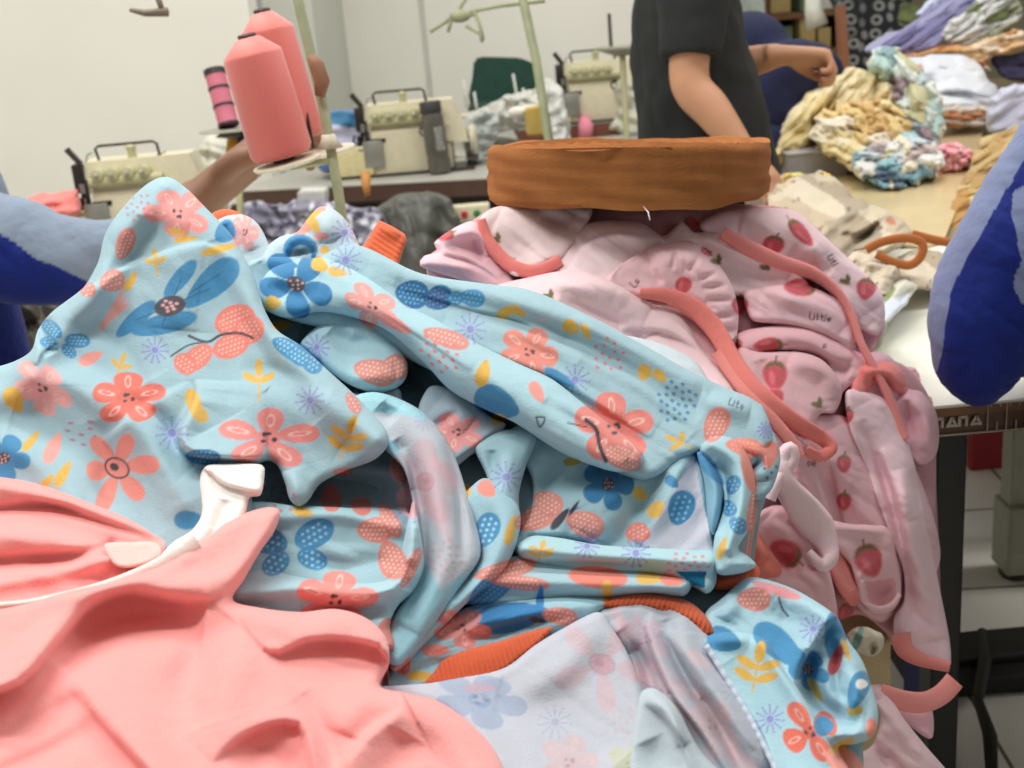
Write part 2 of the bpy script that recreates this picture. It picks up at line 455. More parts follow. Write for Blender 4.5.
# ------------------------------------------------------------------ printed motifs (colour of the cloth itself)
CORAL = (222, 136, 124); CORAL_L = (244, 198, 186); PINKF = (230, 152, 148); BLUE = (54, 142, 192); BLUE_D = (32, 108, 160)
YEL = (228, 180, 62); VIO = (140, 140, 210); DARK = (70, 70, 80); WHT = (240, 238, 232)
class Pt:
    def __init__(s, C, X, Y, fade=1.0): s.C = C; s.X = X; s.Y = Y; s.fade = fade
    def blend(s, idx, a, col):
        a = (np.clip(a, 0, 1) * s.fade)[:, None]; c = lin(col); c = c * .88 + .12 * c.mean(); s.C[idx] = s.C[idx] * (1 - a) + c * a
    def loc(s, cx, cy, R, rot=0, q=1.0, qa=0):
        m = np.nonzero((np.abs(s.X - cx) < R) & (np.abs(s.Y - cy) < R))[0]
        x = s.X[m] - cx; y = s.Y[m] - cy
        if q != 1:
            a = math.radians(qa); u = x * math.cos(a) + y * math.sin(a); v = (-x * math.sin(a) + y * math.cos(a)) / q
            x = u * math.cos(a) - v * math.sin(a); y = u * math.sin(a) + v * math.cos(a)
        a = math.radians(rot)
        return m, x * math.cos(a) + y * math.sin(a), -x * math.sin(a) + y * math.cos(a)
    def ell(s, m, u, v, cx, cy, a, b, rot, col, ring=None, taper=0.0, al=1.0):
        if not len(m): return
        r = math.radians(rot); x = (u - cx) * math.cos(r) + (v - cy) * math.sin(r); y = -(u - cx) * math.sin(r) + (v - cy) * math.cos(r)
        bb = b * (1 + taper * np.clip(x / a, -1, 1))
        rr = np.sqrt((x / a) ** 2 + (y / np.maximum(bb, .01)) ** 2)
        sd = (1 - rr) * min(a, b)
        if ring: al_ = np.clip(ring - np.abs(sd) + .5, 0, 1)
        else: al_ = np.clip(sd + .5, 0, 1)
        s.blend(m, al_ * al, col)
    def line(s, m, u, v, pts, w, col):
        if not len(m): return
        p = smooth_poly(pts, False, 2) if len(pts) > 2 else np.array(pts, float)
        d, *_ = seg_dist(u, v, p, False); s.blend(m, np.clip(w / 2 - d + .5, 0, 1), col)
    # motifs
    def flower(s, cx, cy, R, rot=0, q=1, qa=0, n=5, col=CORAL, inner=CORAL_L, petal=(.56, .43, .35), ctr='dots', lens=None, dots=DARK):
        m, u, v = s.loc(cx, cy, R * 1.2, rot, q, qa)
        for k in range(n):
            l = (lens[k % len(lens)] if lens else 1) * R; a = 2 * math.pi * k / n
            w_ = 1 + .12 * math.sin(k * 2.7 + cx); s.ell(m, u, v, math.cos(a) * l * petal[0], math.sin(a) * l * petal[0], l * petal[1] * (2 - w_), R * petal[2] * w_, math.degrees(a) + 5 * math.sin(k * 4 + cy), col, taper=.25)
            if inner is not None:
                s.ell(m, u, v, math.cos(a) * l * .6, math.sin(a) * l * .6, l * .19, R * .07, math.degrees(a), inner, ring=max(.5, R * .014))
        s.ell(m, u, v, 0, 0, R * .24, R * .24, 0, col)
        if ctr == 'dots':
            for k in range(4):
                a = k * 1.9; s.ell(m, u, v, math.cos(a) * R * .13, math.sin(a) * R * .13, max(1.3, R * (.05 + .03 * (k % 2))), max(1.3, R * .05), 0, dots)
        elif ctr == 'ring':
            s.ell(m, u, v, 0, 0, R * .22, R * .28, 0, dots); s.ell(m, u, v, 0, 0, R * .18, R * .24, 0, col); s.ell(m, u, v, 0, -R * .06, R * .08, R * .1, 0, dots)
        elif ctr == 'dark':
            s.ell(m, u, v, 0, 0, R * .24, R * .22, 0, (84, 84, 92))
            for k in range(7):
                a = k * 2.4; rr = R * .045 * math.sqrt(k + .5); s.ell(m, u, v, math.cos(a) * rr * 1.7, math.sin(a) * rr * 1.7, max(1, R * .035), max(1, R * .035), 0, (240, 180, 175))
    def lattice(s, m, u, v, mask_e, col, sp):
        cx, cy, a, b, rot = mask_e
        r = math.radians(rot); x = (u - cx) * math.cos(r) + (v - cy) * math.sin(r); y = -(u - cx) * math.sin(r) + (v - cy) * math.cos(r)
        inn = ((x / a) ** 2 + (y / b) ** 2) < .82
        row = np.round(y / sp); xo = x + (row % 2) * sp / 2; dx = xo - np.round(xo / sp) * sp; dy = y - row * sp
        s.blend(m, (np.clip(sp * .26 - np.sqrt(dx**2 + dy**2) + .5, 0, 1)) * inn, col)
    def wing(s, cx, cy, a, b, rot, col=CORAL, dot=CORAL_L, sp=None):
        m, u, v = s.loc(cx, cy, max(a, b) * 1.2); s.ell(m, u, v, 0, 0, a, b, rot, col, taper=.2)
        s.lattice(m, u, v, (0, 0, a * .9, b * .85, rot), dot, sp or 4.4)
    def butterfly(s, cx, cy, R, rot=0, q=1, qa=0, col=CORAL, dot=CORAL_L, body=DARK, lower=.65, sp=None):
        m, u, v = s.loc(cx, cy, R * 1.4, rot, q, qa); sp = sp or max(4.0, R * .13)
        for sx in (1, -1):
            for (x, y, a, b, ro) in ((sx * .55, -.28, .5, .34, -28 * sx), (sx * .42, .34, .36 * lower / .65, .26, 35 * sx)):
                s.ell(m, u, v, x * R, y * R, a * R, b * R, ro, col); s.lattice(m, u, v, (x * R, y * R, a * R * .9, b * R * .85, ro), dot, sp)
        if body is not None:
            s.ell(m, u, v, 0, 0, R * .06 + .6, R * .4, 0, body)
            for sx in (1, -1): s.line(m, u, v, [(0, -R * .35), (sx * R * .2, -R * .7), (sx * R * .4, -R * .8)], 1.6, body)
    def sprig(s, cx, cy, R, rot=0, q=1, qa=0, col=YEL, n=3):
        m, u, v = s.loc(cx, cy, R * 1.3, rot, q, qa)
        s.line(m, u, v, [(0, R * .9), (0, -R * .2)], 2.2, col)
        s.ell(m, u, v, 0, -R * .6, R * .42, R * .18, 90, col)
        for k in range(n - 1):
            for sx in (1, -1): s.ell(m, u, v, sx * R * .38, R * (-.15 + .45 * k), R * .4, R * .17, -28 * sx, col)
    def leaf(s, cx, cy, a, b, rot, col=YEL):
        m, u, v = s.loc(cx, cy, max(a, b) * 1.3); s.ell(m, u, v, 0, 0, a, b, rot, col, taper=-.3)
    def burst(s, cx, cy, R, q=1, qa=0, col=VIO, n=11):
        m, u, v = s.loc(cx, cy, R * 1.3, 7, q, qa)
        s.ell(m, u, v, 0, 0, R * .26, R * .26, 0, col)
        for k in range(n):
            a = 6.283 * k / n; s.line(m, u, v, [(math.cos(a) * R * .4, math.sin(a) * R * .4), (math.cos(a) * R * .8, math.sin(a) * R * .8)], 1.5, col)
            s.ell(m, u, v, math.cos(a) * R * .98, math.sin(a) * R * .98, 1.2, 1.2, 0, col)
    def dots(s, cx, cy, R, col=CORAL, n=14, q=1, qa=0, seed=1):
        m, u, v = s.loc(cx, cy, R * 1.3, 0, q, qa)
        for k in range(n):
            a = k * 2.4 + seed; r = R * math.sqrt((k + .5) / n); s.ell(m, u, v, math.cos(a) * r, math.sin(a) * r, max(1.6, R * .11), max(1.2, R * .08), seed * 40, col)
    def berry(s, cx, cy, R, rot=0, q=1, qa=0, col=(214, 78, 92), lv=(122, 112, 66), edge=(236, 130, 136), stem=True):
        m, u, v = s.loc(cx, cy, R * 1.8, rot, q, qa)
        s.ell(m, u, v, 0, 0, R * 1.05, R * .85, 90, edge, taper=-.25); s.ell(m, u, v, 0, 0, R * .93, R * .74, 90, col, taper=-.25)
        s.ell(m, u, v, -R * .2, R * .1, R * .45, R * .2, 80, (232, 112, 122))
        if stem:
            for a in (-55, -20, 20, 55): s.ell(m, u, v, math.sin(math.radians(a)) * R * .55, -R * .85 + abs(a) * R * .003, R * .33, R * .11, a + 0, lv)
            s.line(m, u, v, [(0, -R * .8), (R * .1, -R * 1.3)], 2, lv)
    def word(s, cx, cy, hgt, rot=0, col=(110, 80, 84), text='Little'):
        G = {'L': [[(0, -2), (0, 0), (1, 0)]], 'i': [[(0, -1.1), (0, 0)], [(0, -1.7), (0, -1.6)]], 't': [[(.2, -1.9), (.2, 0), (.7, 0)], [(-.1, -1.2), (.6, -1.2)]],
             'l': [[(0, -2), (0, 0)]], 'e': [[(0, -.6), (.8, -.6), (.7, -1.1), (.2, -1.1), (0, -.5), (.2, 0), (.8, 0)]], 'o': [[(.4, 0), (0, -.5), (.4, -1.1), (.8, -.5), (.4, 0)]],
             'r': [[(0, 0), (0, -1.1)], [(0, -.8), (.5, -1.1)]]}
        m, u, v = s.loc(cx, cy, hgt * 5, rot); k = hgt / 2; x = -len(text) * k * .62
        for ch in text:
            for st in G.get(ch, []): s.line(m, u, v, [(x + a * k, b * k + k) for a, b in st], 1.3, col)
            x += k * (1.35 if ch not in 'il' else .75)
# =================================================================== garments in front
JER = cloth_mat('cotton_jersey'); FLE = cloth_mat('coral_fleece', rough=.95, sheen=.35, bump=.35, bscale=600); RIB = cloth_mat('rib_knit', bump=.3)
def zb(off, gx=0.0):
    return lambda X, Y: 1.15 - (np.asarray(Y, float) - 180) * .00073 + off + gx * (np.asarray(X, float) - 400)
def join(name, objs, parent=None):
    with bpy.context.temp_override(active_object=objs[0], selected_editable_objects=objs, selected_objects=objs, object=objs[0]):
        bpy.ops.object.join()
    objs[0].name = name; objs[0].data.name = name
    return objs[0]
LB = (154, 198, 210); PALE = (178, 196, 206); PALEB = (184, 198, 214)

def blue_print(C, X, Y, lay=''):
    p = Pt(C, X, Y); NO = lambda *a, **k: None
    f, b, y, u, dt, w = p.flower, p.butterfly, p.leaf, p.burst, p.dots, p.wing
    # peak
    f(178, 213, 34, 100, .75, 30, col=(238, 150, 146), lens=(1, 1.1, .9, 1.05, 1)); dt(136, 205, 16, (196, 130, 150), 18)
    w(125, 244, 17, 9, -70, sp=4); p.sprig(156, 263, 15, -8, n=2); y(220, 249, 20, 4, -14); y(186, 239, 13, 3, -8); y(178, 232, 10, 3, 12)
    m, U, V = p.loc(170, 306, 80)
    for cx, cy, a, ro, bb, tp in ((41, -22, 35, -42, 14, .35), (10, -27, 24, -50, 8, .1), (-6, 18, 34, -14, 10, .1), (-34, 13, 26, -42, 8, .1)):
        p.ell(m, U, V, cx, cy, a, bb, ro, BLUE, taper=tp)
    for q in ((0, 0, 62, -40), (0, 0, 50, -22), (0, 0, -44, 18), (0, 0, -10, 24), (0, 0, 14, -34)):
        p.line(m, U, V, [(q[2] * .3, q[3] * .3), (q[2] * .8, q[3] * .8)], 1.2, BLUE_D)
    p.ell(m, U, V, 0, 0, 16, 10, -15, (88, 84, 96))
    for k in range(8):
        r = 3.4 * math.sqrt(k + .4); p.ell(m, U, V, math.cos(k * 2.4) * r, math.sin(k * 2.4) * r * .6, 2, 1.5, 0, (240, 176, 176))
    w(112, 281, 13, 11, -20); w(88, 290, 8, 7, -10); y(131, 281, 11, 4, -60)
    for a, q in ((-50, 20), (-62, 24), (-38, 18)): p.leaf(108 + 10 * math.cos(math.radians(a)), 322 + 14 * math.sin(math.radians(a)), q, 3, a, (240, 160, 150))
    p.leaf(91, 358, 13, 6, -25, (238, 150, 140)); b(62, 340, 26, 25, .8, 20, BLUE, (150, 205, 235), None, sp=4)
    # coral butterfly with long feelers
    m, U, V = p.loc(213, 344, 62)
    for cx, cy, a, bb, ro in ((22, -24, 21, 15, -22), (36, -14, 14, 16, 60), (18, 2, 19, 12, -20), (-16, 14, 18, 11, -38), (-28, 20, 12, 10, 40)):
        p.ell(m, U, V, cx, cy, a, bb, ro, (240, 128, 112)); p.lattice(m, U, V, (cx, cy, a * .9, bb * .85, ro), CORAL_L, 4.3)
    p.line(m, U, V, [(-24, -8), (-6, -2), (8, -9), (26, -11), (40, -6)], 2.6, DARK); p.line(m, U, V, [(-42, 12), (-24, 1), (-6, -2)], 1.6, DARK)
    u(155, 350, 13); p.sprig(120, 367, 15, 20, n=2); p.sprig(259, 381, 22, 0, n=2); w(292, 350, 22, 10, 28, BLUE, (150, 210, 235)); w(310, 362, 14, 9, 40, BLUE, (150, 210, 235))
    f(128, 398, 38, -90, .72, 0, col=(232, 112, 96), n=5); f(42, 388, 34, 20, .7, 45, col=(240, 172, 170)); p.leaf(195, 406, 18, 7, 72); p.leaf(201, 415, 9, 7, 40)
    f(117, 468, 48, -68, .95, 60, col=(235, 140, 128), n=6, ctr='ring', petal=(.58, .42, .19), lens=(.75, .95, .85, 1, .7, .8), inner=None)
    u(172, 433, 16); f(268, 438, 54, -85, .6, 0, col=(238, 138, 134), n=5, lens=(.9, 1, 1, .9, 1), petal=(.58, .42, .27))
    f(4, 458, 26, 10, col=BLUE, inner=None, ctr='dark'); y(31, 441, 13, 4, -50); p.leaf(53, 448, 17, 7, -65, (240, 160, 152)); y(47, 482, 10, 4, -50); y(63, 474, 15, 5, -60)
    p.leaf(14, 400, 14, 9, 60); dt(78, 432, 14, (180, 120, 150), 10, 2, 90); w(203, 457, 18, 8, 5, BLUE_D, (100, 170, 200)); p.leaf(190, 520, 16, 9, 0, BLUE)
    # below the peak
    p.sprig(347, 438, 26, 18, .9); u(310, 400, 14); w(353, 403, 12, 6, 60); dt(278, 497, 18, (214, 110, 110), 14); y(303, 512, 10, 5, 10)
    b(292, 548, 44, -8, .9, 0, BLUE, (150, 205, 235), None, sp=6.5); w(375, 530, 18, 13, 0, CORAL, (248, 210, 196)); w(392, 560, 20, 14, 70, CORAL, (248, 210, 196)); w(390, 520, 20, 8, 60)
    f(335, 600, 42, -80, .75, 0, col=(238, 140, 132)); w(331, 498, 14, 10, 80, (214, 120, 110), (214, 120, 110)); w(361, 506, 11, 9, 20, (214, 120, 110), (214, 120, 110)); w(343, 472, 10, 4, 0)
    u(409, 505, 18); f(425, 482, 46, 60, .8, 70, col=(226, 176, 186), ctr='ring', inner=None, dots=(190, 140, 160)); dt(444, 558, 20, (226, 130, 120), 22); w(411, 568, 22, 6, -65); w(400, 470, 14, 6, 70)
    f(457, 432, 28, -40, .7, 10, col=(238, 150, 150)); w(487, 530, 18, 12, -70, BLUE, (170, 215, 235), 6); w(490, 590, 28, 13, -40, BLUE, (120, 190, 225)); y(511, 530, 16, 5, -75); u(506, 477, 15)
    p.leaf(487, 489, 10, 8, 40, (240, 140, 126)); (NO if lay == 'up' else p.leaf)(497, 403, 24, 15, 25, BLUE); y(499, 419, 8, 5, 0); p.leaf(466, 492, 8, 5, 90, YEL)
    # long diagonal folds
    f(296, 284, 40, 20, .8, 30, col=(36, 128, 184), inner=None, ctr='dark', n=5, petal=(.58, .42, .32)); y(320, 265, 9, 7, 30); y(338, 272, 10, 5, 10); u(346, 260, 15); y(273, 303, 8, 7, 0); y(282, 325, 10, 5, 0); p.leaf(285, 262, 14, 5, 20, (36, 128, 184))
    f(372, 306, 32, 40, .6, 35, col=(230, 156, 150), n=5); p.leaf(396, 324, 18, 6, 30, (240, 150, 144))
    w(412, 294, 17, 14, 10, BLUE_D, (110, 180, 215)); w(438, 298, 15, 12, -20, BLUE_D, (140, 130, 190)); w(472, 298, 13, 9, 10, BLUE, (130, 190, 220)); w(455, 298, 8, 7, 0, BLUE, (130, 190, 220))
    y(508, 311, 12, 5, -25); y(519, 312, 8, 4, 25); u(470, 329, 15); w(446, 338, 24, 9, 18); dt(441, 354, 24, (232, 120, 120), 18, .7, 35); (NO if lay == 'up' else y)(483, 373, 14, 7, -75)
    w(375, 372, 22, 13, 15); w(394, 368, 15, 13, -20); u(317, 347, 12); w(299, 356, 12, 9, 30, BLUE, (150, 210, 235))
    (NO if lay == 'tube' else f)(529, 352, 32, 10, .8, 20, col=(236, 138, 122)); dt(608, 355, 18, (226, 110, 120), 14); (NO if lay == 'tube' else u)(575, 380, 15); y(571, 327, 9, 7, 30); y(586, 332, 9, 4, 70); p.leaf(537, 392, 12, 6, 60, (240, 150, 140)); (NO if lay == 'tube' else p.leaf)(560, 378, 18, 5, 30, (60, 140, 190))
    y(645, 372, 7, 8, 0); y(660, 376, 8, 5, 40); dt(677, 402, 21, BLUE, 26); f(614, 428, 42, -20, .85, 30, col=(238, 132, 122)); w(716, 425, 19, 12, -65); p.sprig(681, 443, 18, -60, .8, n=2)
    m, U, V = p.loc(600, 447, 60 if lay == 'tube' else 0)
    for cx, cy, a, bb, ro in ((-100, -8, 26, 9, 22), (22, 10, 22, 12, 25)):
        p.ell(m, U, V, cx, cy, a, bb, ro, CORAL); p.lattice(m, U, V, (cx, cy, a * .9, bb * .85, ro), CORAL_L, 4)
    p.line(m, U, V, [(-14, -27), (-4, -18), (0, 0), (6, 14)], 4, DARK); p.line(m, U, V, [(-32, -24), (-14, -20)], 1.4, DARK)
    p.line(*p.loc(540, 422, 14), [(-4, -5), (5, -4), (0, 5), (-4, -5)], 1.8, (80, 90, 110)); p.word(738, 404, 7, 20, (90, 100, 120), 'Lito')
    # inner panel
    (NO if lay in ('tube', 'up') else f)(608, 484, 28, -70, .95, 0, col=(34, 122, 174), inner=None, ctr='dark'); y(640, 494, 8, 6, 50); y(656, 509, 10, 7, -50); w(681, 508, 18, 13, -70, BLUE, (150, 210, 235), 6); w(638, 532, 10, 12, 90, (240, 128, 112)); (NO if lay in ('tube', 'up') else p.leaf)(672, 482, 8, 5, 40, BLUE)
    w(535, 518, 22, 12, -20); w(548, 503, 16, 12, 30); w(585, 524, 20, 13, 20); p.leaf(560, 519, 14, 4, -50, DARK); p.leaf(574, 508, 9, 2, -55, DARK)
    p.sprig(541, 551, 18, 10, .6, 0); u(587, 546, 12); u(636, 553, 14); dt(688, 564, 22, (226, 120, 120), 20, .6, 0); y(572, 462, 9, 4, 0, (170, 160, 60))
    w(745, 447, 20, 9, 10, (232, 130, 112), (240, 160, 140)); w(748, 470, 24, 6, 75, (230, 130, 112), (230, 130, 112)); w(733, 485, 10, 7, -70, BLUE, (150, 210, 235)); w(729, 508, 9, 7, 60, BLUE, (150, 210, 235)); w(738, 525, 10, 8, 40, BLUE, (150, 210, 235)); p.leaf(710, 468, 22, 7, 50, BLUE)
    w(752, 512, 22, 5, 95); dt(770, 470, 10, DARK, 5); p.leaf(770, 455, 14, 8, 100, (226, 130, 116)); y(722, 548, 12, 4, -70); u(766, 430, 8)
    # lower folds
    w(505, 570, 32, 9, -12, CORAL, (250, 196, 176)); w(520, 583, 30, 7, 5, CORAL, (250, 196, 176)); p.ell(*p.loc(598, 577, 40), 0, 0, 30, 11, 5, (240, 130, 112)); y(650, 578, 14, 6, 0); p.leaf(672, 580, 12, 6, 10, (240, 130, 112))
    p.leaf(512, 617, 38, 15, -8, (30, 128, 190)); p.leaf(540, 600, 16, 4, -85, (30, 128, 190)); w(560, 616, 18, 9, 10); p.leaf(538, 620, 9, 3, 10, DARK); y(607, 594, 14, 5, 90)
    f(462, 628, 30, -60, .7, 10, col=(226, 140, 136)); p.leaf(436, 650, 14, 6, 0, (236, 140, 130)); y(421, 676, 14, 5, 0); p.leaf(396, 655, 22, 14, 60, (216, 124, 116)); p.leaf(390, 630, 12, 10, 60, (216, 130, 120))
    # right lower garment
    w(754, 599, 17, 12, 0, CORAL, (250, 205, 190)); w(776, 590, 26, 5, 18, (226, 140, 140), (190, 140, 170)); p.line(*p.loc(785, 606, 16), [(-6, -8), (-3, 2), (3, 10)], 2, DARK); u(813, 629, 13); p.leaf(780, 646, 32, 14, 40, BLUE); p.leaf(724, 640, 18, 12, 20, BLUE)
    p.sprig(757, 668, 30, 10, .9, 0, YEL, 3); u(770, 719, 14); f(810, 732, 34, 60, .85, 45, n=4, col=(232, 108, 84), inner=(250, 190, 176))
    p.leaf(836, 634, 26, 12, 100, BLUE); f(808, 669, 24, 20, .8, 50, col=BLUE, inner=None, ctr='dark', n=5); y(816, 690, 14, 4, 60); y(855, 710, 8, 6, 0); y(846, 650, 12, 3, 70); p.leaf(858, 690, 20, 10, 110, BLUE); p.leaf(862, 684, 6, 5, 0, WHT)
    p.leaf(872, 728, 6, 10, 0, (240, 140, 120)); p.leaf(824, 726, 10, 10, 0, BLUE); p.leaf(846, 762, 22, 12, 30, (244, 150, 134)); w(836, 660, 16, 6, 110, (180, 60, 70), (180, 60, 70)); y(842, 745, 14, 4, -30)
    # back of the pile
    f(245, 232, 20, 0, .7, 80, col=(236, 160, 158)); w(303, 228, 12, 6, -30, (240, 150, 136), (240, 150, 136)); y(314, 225, 11, 5, 60); y(316, 212, 10, 4, -30); u(345, 232, 13); p.leaf(318, 207, 9, 4, 20, (240, 160, 150)); p.leaf(226, 232, 10, 12, 30, BLUE)
    p.leaf(322, 236, 8, 4, 0, (236, 150, 150)); y(325, 250, 5, 4, 0)

def faded(C, X, Y):
    p = Pt(C, X, Y, .36); f = p.flower
    f(602, 664, 52, -60, .9, 0, col=(226, 160, 166), ctr='ring', inner=None, n=5, petal=(.62, .38, .2), dots=(150, 120, 150)); f(480, 700, 50, 10, .55, 10, col=(70, 130, 190), inner=None, n=5); p.leaf(480, 688, 16, 5, 0, (226, 150, 150)); p.burst(555, 722, 16, col=(120, 120, 190)); f(569, 762, 30, 0, col=(230, 170, 170)); p.dots(625, 720, 18, (226, 150, 150), 16)
    f(648, 640, 30, 20, .6, 60, col=(220, 160, 176), inner=None); f(665, 690, 36, 50, .6, 50, col=(220, 160, 170)); p.leaf(676, 712, 10, 4, 90, YEL); f(712, 725, 40, 30, .6, 60, col=(226, 170, 170)); p.burst(735, 690, 14, col=(150, 140, 200)); p.leaf(620, 620, 14, 6, 60, (220, 160, 170))
    f(630, 765, 24, 0, col=(200, 200, 90), inner=None); p.leaf(742, 760, 18, 8, 30, (226, 160, 160)); p.leaf(700, 660, 16, 6, 40, (226, 170, 176)); f(425, 482, 44, 60, .8, 70, col=(220, 150, 160), ctr='ring', inner=None, dots=(160, 120, 140)); p.leaf(440, 520, 26, 8, 60, (226, 170, 180)); p.dots(444, 558, 20, (226, 110, 100), 22); p.leaf(442, 470, 20, 6, 50, (226, 160, 170)); p.burst(425, 420, 10)
    f(690, 480, 22, 0, col=(230, 160, 160), inner=None)

# --- bulk of the pile, under everything
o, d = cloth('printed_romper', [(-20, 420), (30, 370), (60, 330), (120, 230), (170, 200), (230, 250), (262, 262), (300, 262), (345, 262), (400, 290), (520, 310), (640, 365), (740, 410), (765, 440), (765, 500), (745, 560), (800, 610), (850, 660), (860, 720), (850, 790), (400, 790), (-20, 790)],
             zb(.055), [('v', [(300, 330), (420, 380), (520, 440)], 30, .03), ('r', [(420, 360), (470, 380)], 20, .02)], rim=(20, .03), h=2.4, base=(120, 160, 172), paint=blue_print, wr=(.004, 60, .5, 3), thick=.10, ground=(.625, .12))  # base colour darkened for the shade deep in the pile
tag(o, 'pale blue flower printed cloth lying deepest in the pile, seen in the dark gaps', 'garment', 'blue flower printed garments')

# --- G1: draped peak on the left
out1 = [(-100, 384), (0, 366), (30, 352), (38, 330), (52, 312), (85, 286), (98, 262), (106, 232), (126, 204), (150, 182), (168, 177), (186, 188), (206, 208), (230, 233), (243, 255), (256, 282), (264, 308), (277, 330), (300, 345), (332, 374), (362, 402), (386, 430), (388, 445), (374, 460), (345, 471), (320, 484), (309, 500), (300, 507), (290, 500), (285, 483), (276, 464), (262, 462), (252, 480), (250, 530), (220, 580), (100, 640), (-100, 640)]
o, dG1 = cloth('printed_romper', out1, zb(-.025),
    [('s', [(96, 282), (130, 262), (165, 250), (205, 242), (240, 258)], 26, .013, 2), ('v', [(47, 316), (43, 336), (52, 354)], 6, .018), ('s', [(100, 440), (150, 400), (190, 380)], 40, .007), ('v', [(95, 520), (110, 470), (100, 420)], 16, .007), ('r', [(170, 182), (222, 250), (262, 330), (325, 395), (376, 438)], 20, .022, 3), ('r', [(160, 184), (122, 240), (98, 290), (60, 330), (30, 370)], 15, .014, 0),
     ('r', [(168, 180), (185, 260), (180, 330)], 24, .012), ('v', [(140, 215), (128, 270), (125, 330), (150, 380)], 18, .009), ('v', [(212, 240), (232, 300), (262, 350), (320, 420)], 12, .009),
     ('s', [(268, 462), (235, 462), (198, 458), (180, 448), (178, 428), (192, 400), (194, 380)], 34, .032), ('r', [(230, 400), (290, 400), (350, 430)], 30, .012), ('v', [(240, 370), (280, 372), (330, 395)], 9, .005),
     ('r', [(-10, 400), (50, 380), (100, 400), (150, 440), (185, 500)], 18, .012, 0), ('v', [(10, 420), (70, 440), (110, 480), (150, 540)], 20, .008), ('r', [(-10, 440), (40, 460), (90, 520)], 20, .009, 0),
     ('r', [(190, 470), (215, 500), (220, 550)], 16, .014), ('v', [(120, 395), (160, 420), (175, 455), (200, 470)], 9, .007), ('s', [(60, 345), (44, 352), (38, 366)], 12, .008), ('v', [(60, 320), (110, 340), (150, 390)], 10, .004),
     ('r', [(290, 470), (300, 500)], 10, .008), ('r', [(110, 240), (150, 215), (190, 225)], 14, .006)],
    rim=(11, .016), h=1.3, base=LB, paint=blue_print, wr=(.0012, 34, .9, 11), cr=(.0022, 40, 1.0, 3), thick=.05)
tag(o, 'pale blue flower printed garment draped into a tall peak at the left of the pile', 'garment', 'blue flower printed garments')

# --- back bits behind the peak
a, _ = cloth('hood', [(204, 262), (208, 232), (220, 218), (238, 214), (254, 220), (266, 238), (270, 262), (240, 275)], zb(.035), [('v', [(222, 225), (232, 255)], 6, .006), ('r', [(240, 220), (252, 250)], 8, .006)], rim=(9, .014), base=(178, 206, 216), paint=blue_print, thick=.05)
b_, _ = cloth('hood', [(258, 268), (268, 246), (282, 236), (297, 232), (308, 218), (319, 207), (331, 208), (345, 219), (356, 238), (360, 258), (320, 270)], zb(.03), [('r', [(322, 212), (330, 240)], 12, .01), ('s', [(284, 256), (286, 240), (300, 233), (314, 240), (317, 256)], 10, .014), ('v', [(300, 248), (301, 256)], 10, .012)], rim=(9, .014), base=(180, 212, 222),
    paint=lambda C, X, Y: (blue_print(C, X, Y), Pt(C, X, Y).ell(np.arange(len(X)), X, Y, 300, 250, 17, 16, 0, (54, 140, 195)), Pt(C, X, Y).ell(np.arange(len(X)), X, Y, 301, 256, 10, 11, 0, (190, 215, 228))), thick=.05)
o = join('printed_hood', [a, b_])
tag(o, 'small pale blue hood bumps with a rolled blue edge just right of the peak', 'garment', 'blue flower printed garments')
ORG = (228, 106, 66)


# --- G3: the long diagonal garment with its twisted sleeve
G = 1.35
up_, dUp = cloth('a', [(243, 270), (258, 258), (285, 257), (318, 258), (332, 250), (347, 243), (372, 250), (420, 273), (480, 283), (530, 290), (590, 316), (640, 343), (690, 371), (722, 386), (757, 402), (770, 424), (770, 450), (740, 470), (702, 452), (690, 455), (640, 480), (560, 440), (520, 410), (430, 370), (380, 345), (330, 330), (290, 320), (262, 305)], zb(.012),
    [('v', [(395, 282), (480, 306), (560, 336), (640, 376), (700, 418)], 9, .008), ('r', [(372, 256), (480, 292), (600, 330), (710, 392)], 15, .011), ('r', [(470, 316), (560, 350), (650, 400), (690, 440)], 12, .006),
     ('s', [(650, 440), (600, 408), (552, 380), (480, 350), (440, 330)], 22, .008), ('v', [(580, 360), (640, 396), (690, 436)], 8, .005), ('r', [(700, 400), (750, 412)], 12, .007), ('v', [(258, 262), (275, 290), (300, 310)], 14, .012), ('r', [(262, 256), (320, 262)], 12, .006),
     ('s', [(560, 345), (520, 322), (470, 310), (400, 290)], 16, .006)],
    rim=(12, .016), h=G, base=LB, paint=lambda C, X, Y: blue_print(C, X, Y, 'up'), wr=(.0011, 28, .45, 5), cr=(.004, 26, .5, 4, 3.5), thick=.04)
tube_, dTu = cloth('b', [(255, 300), (268, 272), (290, 262), (320, 258), (345, 266), (375, 283), (405, 304), (440, 322), (480, 345), (520, 364), (552, 379), (590, 409), (622, 434), (642, 452), (640, 467), (620, 472), (603, 469), (562, 453), (515, 423), (482, 408), (450, 390), (425, 364), (387, 331), (355, 318), (320, 312), (285, 318)], zb(-.014),
    [('r', [(320, 285), (380, 312), (450, 356), (540, 405), (630, 455)], 20, .014), ('v', [(330, 298), (370, 322), (420, 356)], 7, .006), ('v', [(545, 400), (590, 432), (625, 460)], 7, .005), ('s', [(470, 372), (420, 338), (370, 306)], 12, .004), ('v', [(268, 285), (310, 300)], 8, .006)],
    rim=(15, .022), h=G, base=(164, 212, 224), paint=lambda C, X, Y: blue_print(C, X, Y, 'tube'), wr=(.001, 26, .5, 8), cr=(.0025, 26, .55, 6, 3.5), thick=.03)
